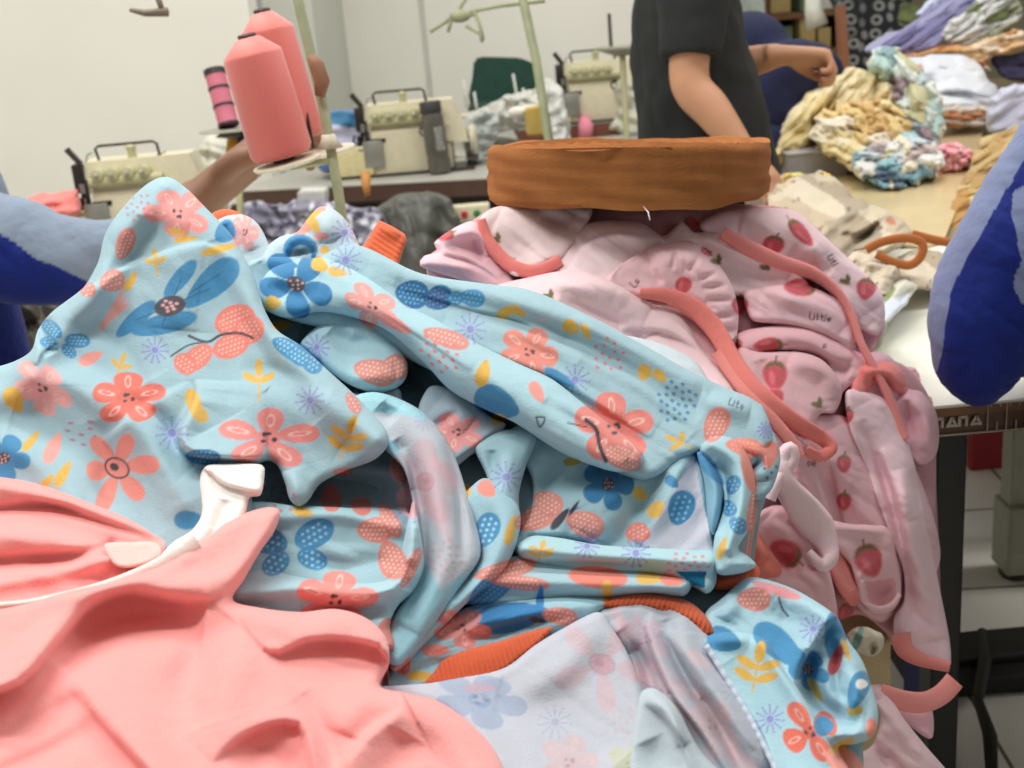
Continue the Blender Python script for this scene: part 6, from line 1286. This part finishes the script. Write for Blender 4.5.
H('grey cream garment end hanging between the pink shoulder and the white table', [(868, 352), (860, 330), (880, 318), (888, 325), (880, 345)], 1.72, (176, 176, 152), [(3, -35, 10, 30, 4, .008, 5)], group='cream printed garments', rim=(7, .02), wr=None)
H('yellow and white clothes scraps beside the plastic box', [(770, 204), (772, 180), (790, 172), (810, 175), (822, 168), (832, 178), (815, 188), (790, 200)], 2.75, (232, 208, 140), None, paint=lambda C, X, Y: patchy(C, X, Y, [(240, 234, 220), (236, 200, 110), (228, 224, 150), (214, 196, 170)], (9, 5)), rim=(7, .03), wr=None, cells=((9, 5), .03), cr=(.02, 8, 0, 26))
# plastic box
t = thing('plastic_box', 'clear plastic box on the table at the foot of the yellow heap', 'box', PH(818, 178, .757) + np.array([0, .05, 0]))
cl = mat('clear_plastic', (206, 206, 210), .2, alpha=.45)
mb = MB()
for c_, d_ in (((0, -.05, .035), (.16, .003, .07)), ((0, .05, .035), (.16, .003, .07)), ((-.08, 0, .035), (.003, .1, .07)), ((.08, 0, .035), (.003, .1, .07)), ((0, 0, .002), (.16, .1, .003))): mb.box(c_, d_)
mb.build('box_body', cl, t); MB().box((0, 0, .073), (.172, .112, .006), bev=.002).build('box_lid', mat('clear_lid', (214, 214, 216), .25, alpha=.7), t)
# yellow / teal heap
Z_ = lambda *a: a
YC = (17, 31, -.85, 2.6); WC = (15, 32, .5, 1.4); TC = (13, 33, 1.0, 1.6); BC = (12, 34, 0, 1.3)
H('yellow garments gathered into the left side of the tall heap beside the navy person', [(774, 162), (776, 138), (786, 118), (800, 98), (822, 82), (845, 72), (868, 68), (890, 74), (900, 92), (905, 120), (900, 150), (870, 168), (848, 156), (800, 158), (780, 170)], dep(70, 3.62, 180, 3.4), (232, 208, 146), None,
  st=[('s', [(884, 78), (850, 88), (820, 116), (805, 150)], 16, .03), ('r', [(788, 150), (803, 112), (850, 78)], 10, .03)], paint=lambda C, X, Y: patchy(C, X, Y, [(222, 206, 156), (216, 196, 142), (230, 216, 176), (206, 182, 122), (226, 210, 168)], YC), rim=(14, .10), wr=None, jag=5, cells=(YC, .03), cr=(.08, 13, -.85, 31, 3.5), thick=.25, h=1.2)
H('white and pale yellow pieces tumbling down the front of the tall heap', [(808, 136), (826, 112), (850, 102), (880, 98), (905, 110), (915, 140), (905, 165), (880, 172), (850, 168), (828, 156)], dep(98, 3.42, 175, 3.22), (240, 226, 190), None, paint=lambda C, X, Y: patchy(C, X, Y, [(240, 230, 208), (224, 196, 136), (230, 212, 160), (236, 224, 196), (208, 172, 114), (238, 226, 206), (226, 200, 140)], WC), rim=(9, .06), wr=None, jag=6, cells=(WC, .03), cr=(.06, 11, .5, 32), thick=.15, h=1.2)
H('pale teal and white garments over the right side of the tall heap', [(868, 62), (874, 50), (890, 46), (905, 56), (925, 66), (935, 85), (942, 110), (944, 135), (935, 152), (905, 158), (890, 130), (896, 105), (890, 85), (875, 76)], dep(48, 3.6, 155, 3.32), (176, 200, 196), None, paint=lambda C, X, Y: patchy(C, X, Y, [(198, 208, 202), (132, 160, 162), (196, 190, 150), (180, 196, 200), (150, 172, 180), (210, 216, 206), (140, 120, 126), (170, 196, 190)], TC), rim=(10, .08), wr=None, jag=6, cells=(TC, .03), cr=(.065, 11, 1.1, 33, 2.5), thick=.2, h=1.2)
H('blue and white garment spilling from the foot of the tall heap onto the board', [(850, 160), (868, 146), (890, 138), (915, 134), (935, 144), (945, 160), (930, 178), (905, 188), (880, 188), (860, 178)], dep(140, 3.2, 190, 3.08), (176, 206, 216), None, paint=lambda C, X, Y: patchy(C, X, Y, [(226, 226, 222), (128, 166, 180), (196, 208, 214), (206, 188, 188), (100, 122, 146), (228, 220, 196), (150, 196, 206)], BC), rim=(8, .05), wr=None, jag=6, cells=(BC, .03), cr=(.05, 9, 0, 34), thick=.12, h=1.2)
H('small pink ruffled garment at the right foot of the tall heap', [(922, 166), (930, 150), (948, 142), (965, 145), (975, 155), (964, 168), (945, 176), (928, 177)], 3.25, (236, 166, 176), None, paint=lambda C, X, Y: patchy(C, X, Y, [(236, 166, 176), (226, 146, 160), (240, 186, 190)], (8, 35)), rim=(7, .04), wr=None, cells=((8, 35), .03), cr=(.03, 7, .6, 35), h=1.2)
# white heap
H('large white garment pile behind the tall yellow heap', [(880, 70), (905, 58), (940, 54), (970, 56), (985, 75), (998, 92), (1000, 105), (985, 118), (950, 120), (935, 110), (905, 100)], dep(52, 4.3, 122, 3.95), (214, 218, 226), [(10, 12, 14, 70, 5, .03, 16)], st=[('v', [(940, 108), (990, 106)], 3, .03), ('s', [(995, 100), (960, 92), (930, 96)], 8, .03)], rim=(10, .10), wr=None, cr=(.06, 18, .25, 36, 3), thick=.25, h=1.2,
  paint=lambda C, X, Y: (patchy(C, X, Y, [(214, 218, 226), (206, 210, 220), (220, 222, 226), (196, 200, 210)], (16, 36, .25, 3)), Pt(C, X, Y).leaf(921, 72, 8, 3, 80, (214, 100, 110)), Pt(C, X, Y).leaf(928, 92, 12, 3, 65, (200, 96, 100))))
H('flat white garments with orange edges under the white pile', [(925, 108), (960, 106), (1000, 108), (996, 124), (960, 127), (932, 122)], 3.9, (226, 214, 204), None, paint=lambda C, X, Y: patchy(C, X, Y, [(226, 220, 212), (190, 130, 90), (222, 214, 206), (206, 190, 176)], (7, 37, .1, 5)), rim=(5, .04), wr=None, cells=((7, 37, .1, 5), .03), h=1.2)
# lavender / green / orange / navy stacks
PC1 = (8, 38, -.58, 7); SC1 = (7, 39, -.5, 6); OC = (8, 40, -.2, 4)
H('lavender garments stacked in a long slope at the top right', [(864, 52), (870, 42), (900, 30), (930, 12), (950, -10), (985, -10), (975, 20), (945, 40), (915, 52), (900, 58), (880, 56)], dep(-10, 5.0, 60, 4.6), (158, 154, 204), None, paint=lambda C, X, Y: patchy(C, X, Y, [(138, 134, 172), (156, 154, 190), (120, 116, 158), (190, 192, 210), (146, 143, 182)], PC1), rim=(7, .08), wr=None, cells=(PC1, .04), cr=(.05, 8, -.6, 38, 4), thick=.25, h=1.1)
H('pale blue and white garments along the upper side of the lavender slope', [(915, 16), (925, 4), (940, -8), (960, -12), (950, 4), (930, 16)], 4.95, (206, 214, 234), None, rim=(6, .05), wr=None, cr=(.05, 8, -.6, 41, 3), h=1.1)
H('stack of folded green and white garments above the orange layer', [(942, 34), (950, 22), (965, 12), (985, -8), (1010, -12), (1018, 0), (1020, 22), (1000, 34), (975, 46), (950, 46)], 4.7, (200, 206, 190), None, paint=lambda C, X, Y: patchy(C, X, Y, [(214, 216, 212), (130, 142, 96), (206, 208, 210), (150, 156, 120), (216, 216, 220), (170, 174, 150)], SC1), rim=(6, .06), wr=None, cells=(SC1, .04), cr=(.05, 7, -.5, 39, 4), thick=.25, h=1.1)
H('thin layer of orange and cream garments under the striped stack', [(905, 56), (940, 46), (975, 44), (1005, 32), (1024, 30), (1030, 46), (1000, 56), (985, 62), (990, 74), (975, 66), (950, 52), (920, 58)], 4.55, (206, 156, 96), None, paint=lambda C, X, Y: patchy(C, X, Y, [(206, 150, 96), (226, 206, 180), (180, 110, 66), (214, 176, 130)], OC), rim=(5, .05), wr=None, cells=(OC, .03), cr=(.04, 7, -.2, 40, 3), thick=.15, h=1.1)
H('folded navy garments below the orange layer', [(990, 58), (1010, 54), (1040, 52), (1040, 80), (1005, 78)], 4.6, (70, 78, 112), [(4, 0, 8, 50, 4, .02, 22)], rim=(5, .05), wr=None, cr=(.03, 9, 0, 42, 4))
H('grey lavender bundle in a sack at the right edge of the table', [(988, 118), (990, 100), (1002, 88), (1020, 84), (1040, 86), (1040, 136), (1005, 136), (990, 132)], 3.6, (196, 198, 216), None, rim=(9, .06), wr=None, cr=(.05, 20, -.6, 43, 2.5))
TN = (9, 44, -.5, 4)
H('tan garments heaped at the right beside the board', [(986, 136), (1030, 128), (1030, 160), (1010, 200), (985, 232), (960, 242), (946, 230), (952, 205), (966, 175), (975, 152)], dep(130, 3.3, 240, 2.6), (206, 174, 116), None, st=[('v', [(970, 176), (1000, 170), (1020, 150)], 4, .03), ('v', [(956, 212), (1000, 202)], 4, .03)], rim=(8, .06), wr=None, cells=(TN, .02), cr=(.04, 9, -.5, 44, 4), thick=.2, h=1.2, paint=lambda C, X, Y: (patchy(C, X, Y, [(206, 178, 124), (190, 160, 106), (214, 190, 142), (176, 142, 86)], TN), Pt(C, X, Y).leaf(958, 208, 22, 12, -70, (190, 140, 60))))

# =================================================================== shelves and hangings far behind
wood = mat('shelf_wood', (128, 92, 56), .7, var=.12); 
YS = 7.6; xs0, xs1 = PY(758, 20, YS)[0], PY(848, 20, YS)[0]; ztop = 1.9
t = thing('shelf_unit', 'open wooden shelf unit full of goods behind the navy person', 'shelf', ((xs0 + xs1) / 2, YS, 0))
W = xs1 - xs0
for sx in (-1, 1): MB().box((sx * W / 2, 0, .95), (.04, .4, 1.9)).build('side_panel', wood, t)
zsh = [PY(800, y, YS)[2] for y in (88, 52, 14)]
for z in zsh + [1.88]: MB().box((0, 0, z), (W, .4, .035)).build('shelf', wood, t)
MB().box((0, .2, .95), (W, .01, 1.9)).build('back_panel', mat('shelf_back', (74, 60, 40), .8), t)
rr = random.Random(8); cols = [(196, 170, 110), (226, 222, 210), (150, 120, 80), (110, 130, 100), (206, 190, 150), (120, 70, 50), (236, 236, 230)]
for zi, z in enumerate(zsh):
    x = xs0 + .05
    while x < xs1 - .12:
        w = rr.uniform(.07, .16); hh = rr.uniform(.10, .19); c_ = cols[rr.randrange(len(cols))]
        o = MB().box((x + w / 2, YS - .05 + rr.uniform(-.04, .04), z + .0185 + hh / 2), (w, .22, hh), rz=rr.uniform(-.1, .1), bev=.008).build('carton', mat('carton_%d_%d_%d' % c_, c_, .7, var=.15, scale=14), None)
        tag(o, 'small carton packed among others on the wooden shelf behind the navy person', 'box', 'cartons on the wooden shelf'); x += w + rr.uniform(.02, .05)
a, b = PY(812, -30, 6.0), PY(815, 26, 6.0)
t = thing('white_tube', 'white round tube hanging upright in front of the shelf', 'tube', b); wpart(MB().tube([a, PY(813, 8, 6.0), PY(817, 26, 6.0)], [.03, .04, .055], 16), 'shade', mat('white_plastic', (226, 226, 214), .5), t, smooth=True)
def blk(C, X, Y):
    r = np.random.RandomState(12); p = Pt(C, X, Y)
    for k in range(34):
        x, y = 838 + (k % 6) * 13 + r.uniform(-3, 3), -6 + (k // 6) * 13 + r.uniform(-3, 3)
        m, u, v = p.loc(x, y, 9, r.uniform(-20, 20)); p.ell(m, u, v, 0, 0, 4.5, 4, 0, (150, 150, 146), ring=1.2) if k % 2 else p.ell(m, u, v, 0, 0, 3, 4.5, 0, (132, 134, 132))
H('black cloth printed with grey figures hanging behind the tall heap', [(832, -20), (912, -20), (908, 15), (900, 35), (872, 45), (868, 80), (850, 90), (842, 60), (836, 20)], 6.0, (36, 38, 42), [(6, 85, 8, 60, 5, .04, 25)], paint=blk, rim=(4, .03), wr=None, name='hanging_cloth', cat='cloth', h=1.0)
dk('wooden_post', [(838, 5), (846, 5), (852, 90), (842, 92)], 5.8, .06, mat('post_red', (150, 98, 70), .6), 'slim reddish wooden post between the navy person and the black cloth', 'post', bev=.004)
dk('green_plant', [(905, 2), (918, 4), (925, 18), (912, 26), (900, 22)], 5.9, .06, mat('dull_green', (120, 130, 84), .8, var=.3, scale=20), 'dull green and brown packet behind the lavender slope', 'packet', bev=.01).name = 'green_packet'
dk('white_door_panel', [(732, -30), (762, -30), (784, 245), (752, 245)], 6.4, .04, mat('pale_door', (176, 186, 176), .5, var=.1), 'pale glossy door panel behind the navy person', 'door panel', bev=.004)
heap('plastic_bag', 'white plastic hanging near the shelf above the navy person', 'bag', [(724, -20), (744, -20), (742, 6), (734, 16), (726, 12)], 5.6, (206, 208, 206), [(5, 60, 40, 30, 5, .02, 26)])
# =================================================================== lower right: floor level
redm = mat('red_panel', (150, 26, 34), .6); gleg = mat('grey_leg', (150, 150, 132), .5)
a = PH(1014, 575, 0); t = thing('machine_stand', 'grey floor stand with a dark foot at the right edge under the table', 'stand', a)
MB().box((.0, 0, .24), (.055, .055, .40), bev=.004).build('post', gleg, t); MB().box((.01, 0, .10), (.09, .09, .16), bev=.006).build('base', gleg, t); MB().lathe([(.03, 0), (.035, .01), (.03, .022)], 20).build('foot', darkm, t)
MB().box((.0, 0, .55), (.05, .05, .3)).build('column', gleg, t)
a = PH(988, 470, 0)
o = MB().box((a[0] + .0, a[1] + .02, .10), (.088, .04, .20), bev=.004).build('red_board', redm, None); tag(o, 'dark red board standing on the tiles behind the table leg', 'board')
p0 = PH(1000, 672, 0); t = thing('pedal', 'black machine pedal plate with a dangling cord on the tiles at the right edge', 'pedal', p0)
MB().box((.02, .0, .02), (.42, .16, .035), bev=.01).build('plate', mat('black_rubber', (26, 25, 24), .7), t); MB().box((.0, .02, .045), (.3, .10, .02), bev=.006).build('tread', mat('rubber2', (40, 38, 34), .6), t)
pr = PH(985, 640, .02); wpart(MB().tube([P(982, 632, 2.35), P(985, 660, 2.25), P(978, 700, 2.1), P(990, 735, 2.0), P(992, 780, 1.9)], [.010, .012, .009, .012, .009], 8), 'cord', mat('dark_cord', (50, 48, 36), .8), t, smooth=True)
o = dk('navy_sack', [(930, 640), (948, 650), (952, 800), (925, 800)], 1.66, .12, mat('navy_sack', (34, 42, 96), .8), 'navy cloth hanging behind the black table leg', 'cloth')
o = dk('green_bar', [(926, 455), (938, 455), (940, 640), (930, 640)], 1.7, .03, mat('green_bar', (20, 60, 44), .5), 'dark green upright beside the black table leg', 'bar', bev=.002)
H('crumpled teal and cream scrap on the low bench beside the strawberry garments', [(846, 640), (852, 628), (866, 626), (880, 634), (884, 646), (870, 656), (852, 652)], 1.30, (206, 196, 176), [(4, 60, 40, 20, 3, .006, 27)], paint=lambda C, X, Y: Pt(C, X, Y).leaf(858, 638, 14, 4, -70, (110, 156, 146)), rim=(6, .012), wr=None, cat='scrap', name='fabric_scrap', thick=.03)
a = P(893, 642, 1.47)
o = MB().box((a[0] - .11, a[1] + .05, a[2] / 2), (.22, .09, a[2]), bev=.003).build('carton', mat('tan_carton', (206, 190, 148), .8), None); tag(o, 'tan carton standing under the table edge behind the leaf sprig print', 'box')

heap('dark_bundle', 'dark grey bundle under the sleeve at the left edge', 'bundle', [(-10, 306), (40, 300), (100, 296), (112, 330), (60, 370), (-10, 390)], 2.7, (84, 80, 72), [(8, 60, 50, 50, 8, .03, 51)], cr=(.06, 20, .8, 51), wr=None)
# =================================================================== light and camera
w = bpy.data.worlds.new('World'); SC.world = w; w.use_nodes = True
bg = w.node_tree.nodes['Background']; bg.inputs['Color'].default_value = (*lin((246, 244, 236)), 1); bg.inputs['Strength'].default_value = .30
def area(name, loc, size, power, rot=(0, 0, 0), col=(1, .98, .94), sy=None):
    l = bpy.data.lights.new(name, 'AREA'); l.energy = power; l.shape = 'RECTANGLE'; l.size = size; l.size_y = sy or size; l.color = col
    o = bpy.data.objects.new(name, l); COL.objects.link(o); o.location = loc; o.rotation_euler = rot; return o
tube_m = bpy.data.materials.new('lit_tube'); tube_m.use_nodes = True; b_ = tube_m.node_tree.nodes['Principled BSDF']; b_.inputs['Emission Color'].default_value = (1, .98, .94, 1); b_.inputs['Emission Strength'].default_value = 3
for x, y, pw in ((-1.0, 2.2, 34), (.9, 2.2, 19), (-.6, .9, 24), (-.9, 4.0, 12), (1.5, 4.4, 22), (.4, 5.2, 11), (2.7, 2.2, 26), (-2.0, 3.6, 9)):  # far-right lamp added to brighten the floor; others stand for ceiling tubes
    t = thing('ceiling_lamp', 'long white tube lamp hung overhead out of view, placed to light the room', 'lamp', (x, y, 2.95), group='tube lamps over the tables')
    MB().box((0, 0, .05), (1.25, .10, .05), bev=.01).build('housing', mat('lamp_white', (235, 235, 230), .5), t)
    MB().tube([(-.6, 0, .0), (.6, 0, .0)], .014, 12).build('tube', tube_m, t)
    area('tube_light', (x, y, 2.90), 1.3, pw, sy=.35)
cam = bpy.data.cameras.new('camera'); co = bpy.data.objects.new('camera', cam); COL.objects.link(co); SC.camera = co
M = Matrix.Identity(4)
for i in range(3): M[i][0] = RT[i]; M[i][1] = UP[i]; M[i][2] = -FW[i]; M[i][3] = CAM[i]
co.matrix_world = M
cam.sensor_fit = 'HORIZONTAL'; cam.sensor_width = 36; cam.lens = FPX * 36 / 1024; cam.clip_start = .05; cam.clip_end = 60
cam.dof.use_dof = True; cam.dof.focus_distance = 1.02; cam.dof.aperture_fstop = 42.2 / 4.2
vs = SC.view_settings; SC.display_settings.display_device = 'sRGB'; vs.view_transform = 'Standard'; vs.look = 'None'; vs.exposure = 0.08; vs.gamma = 1; vs.use_curve_mapping = False
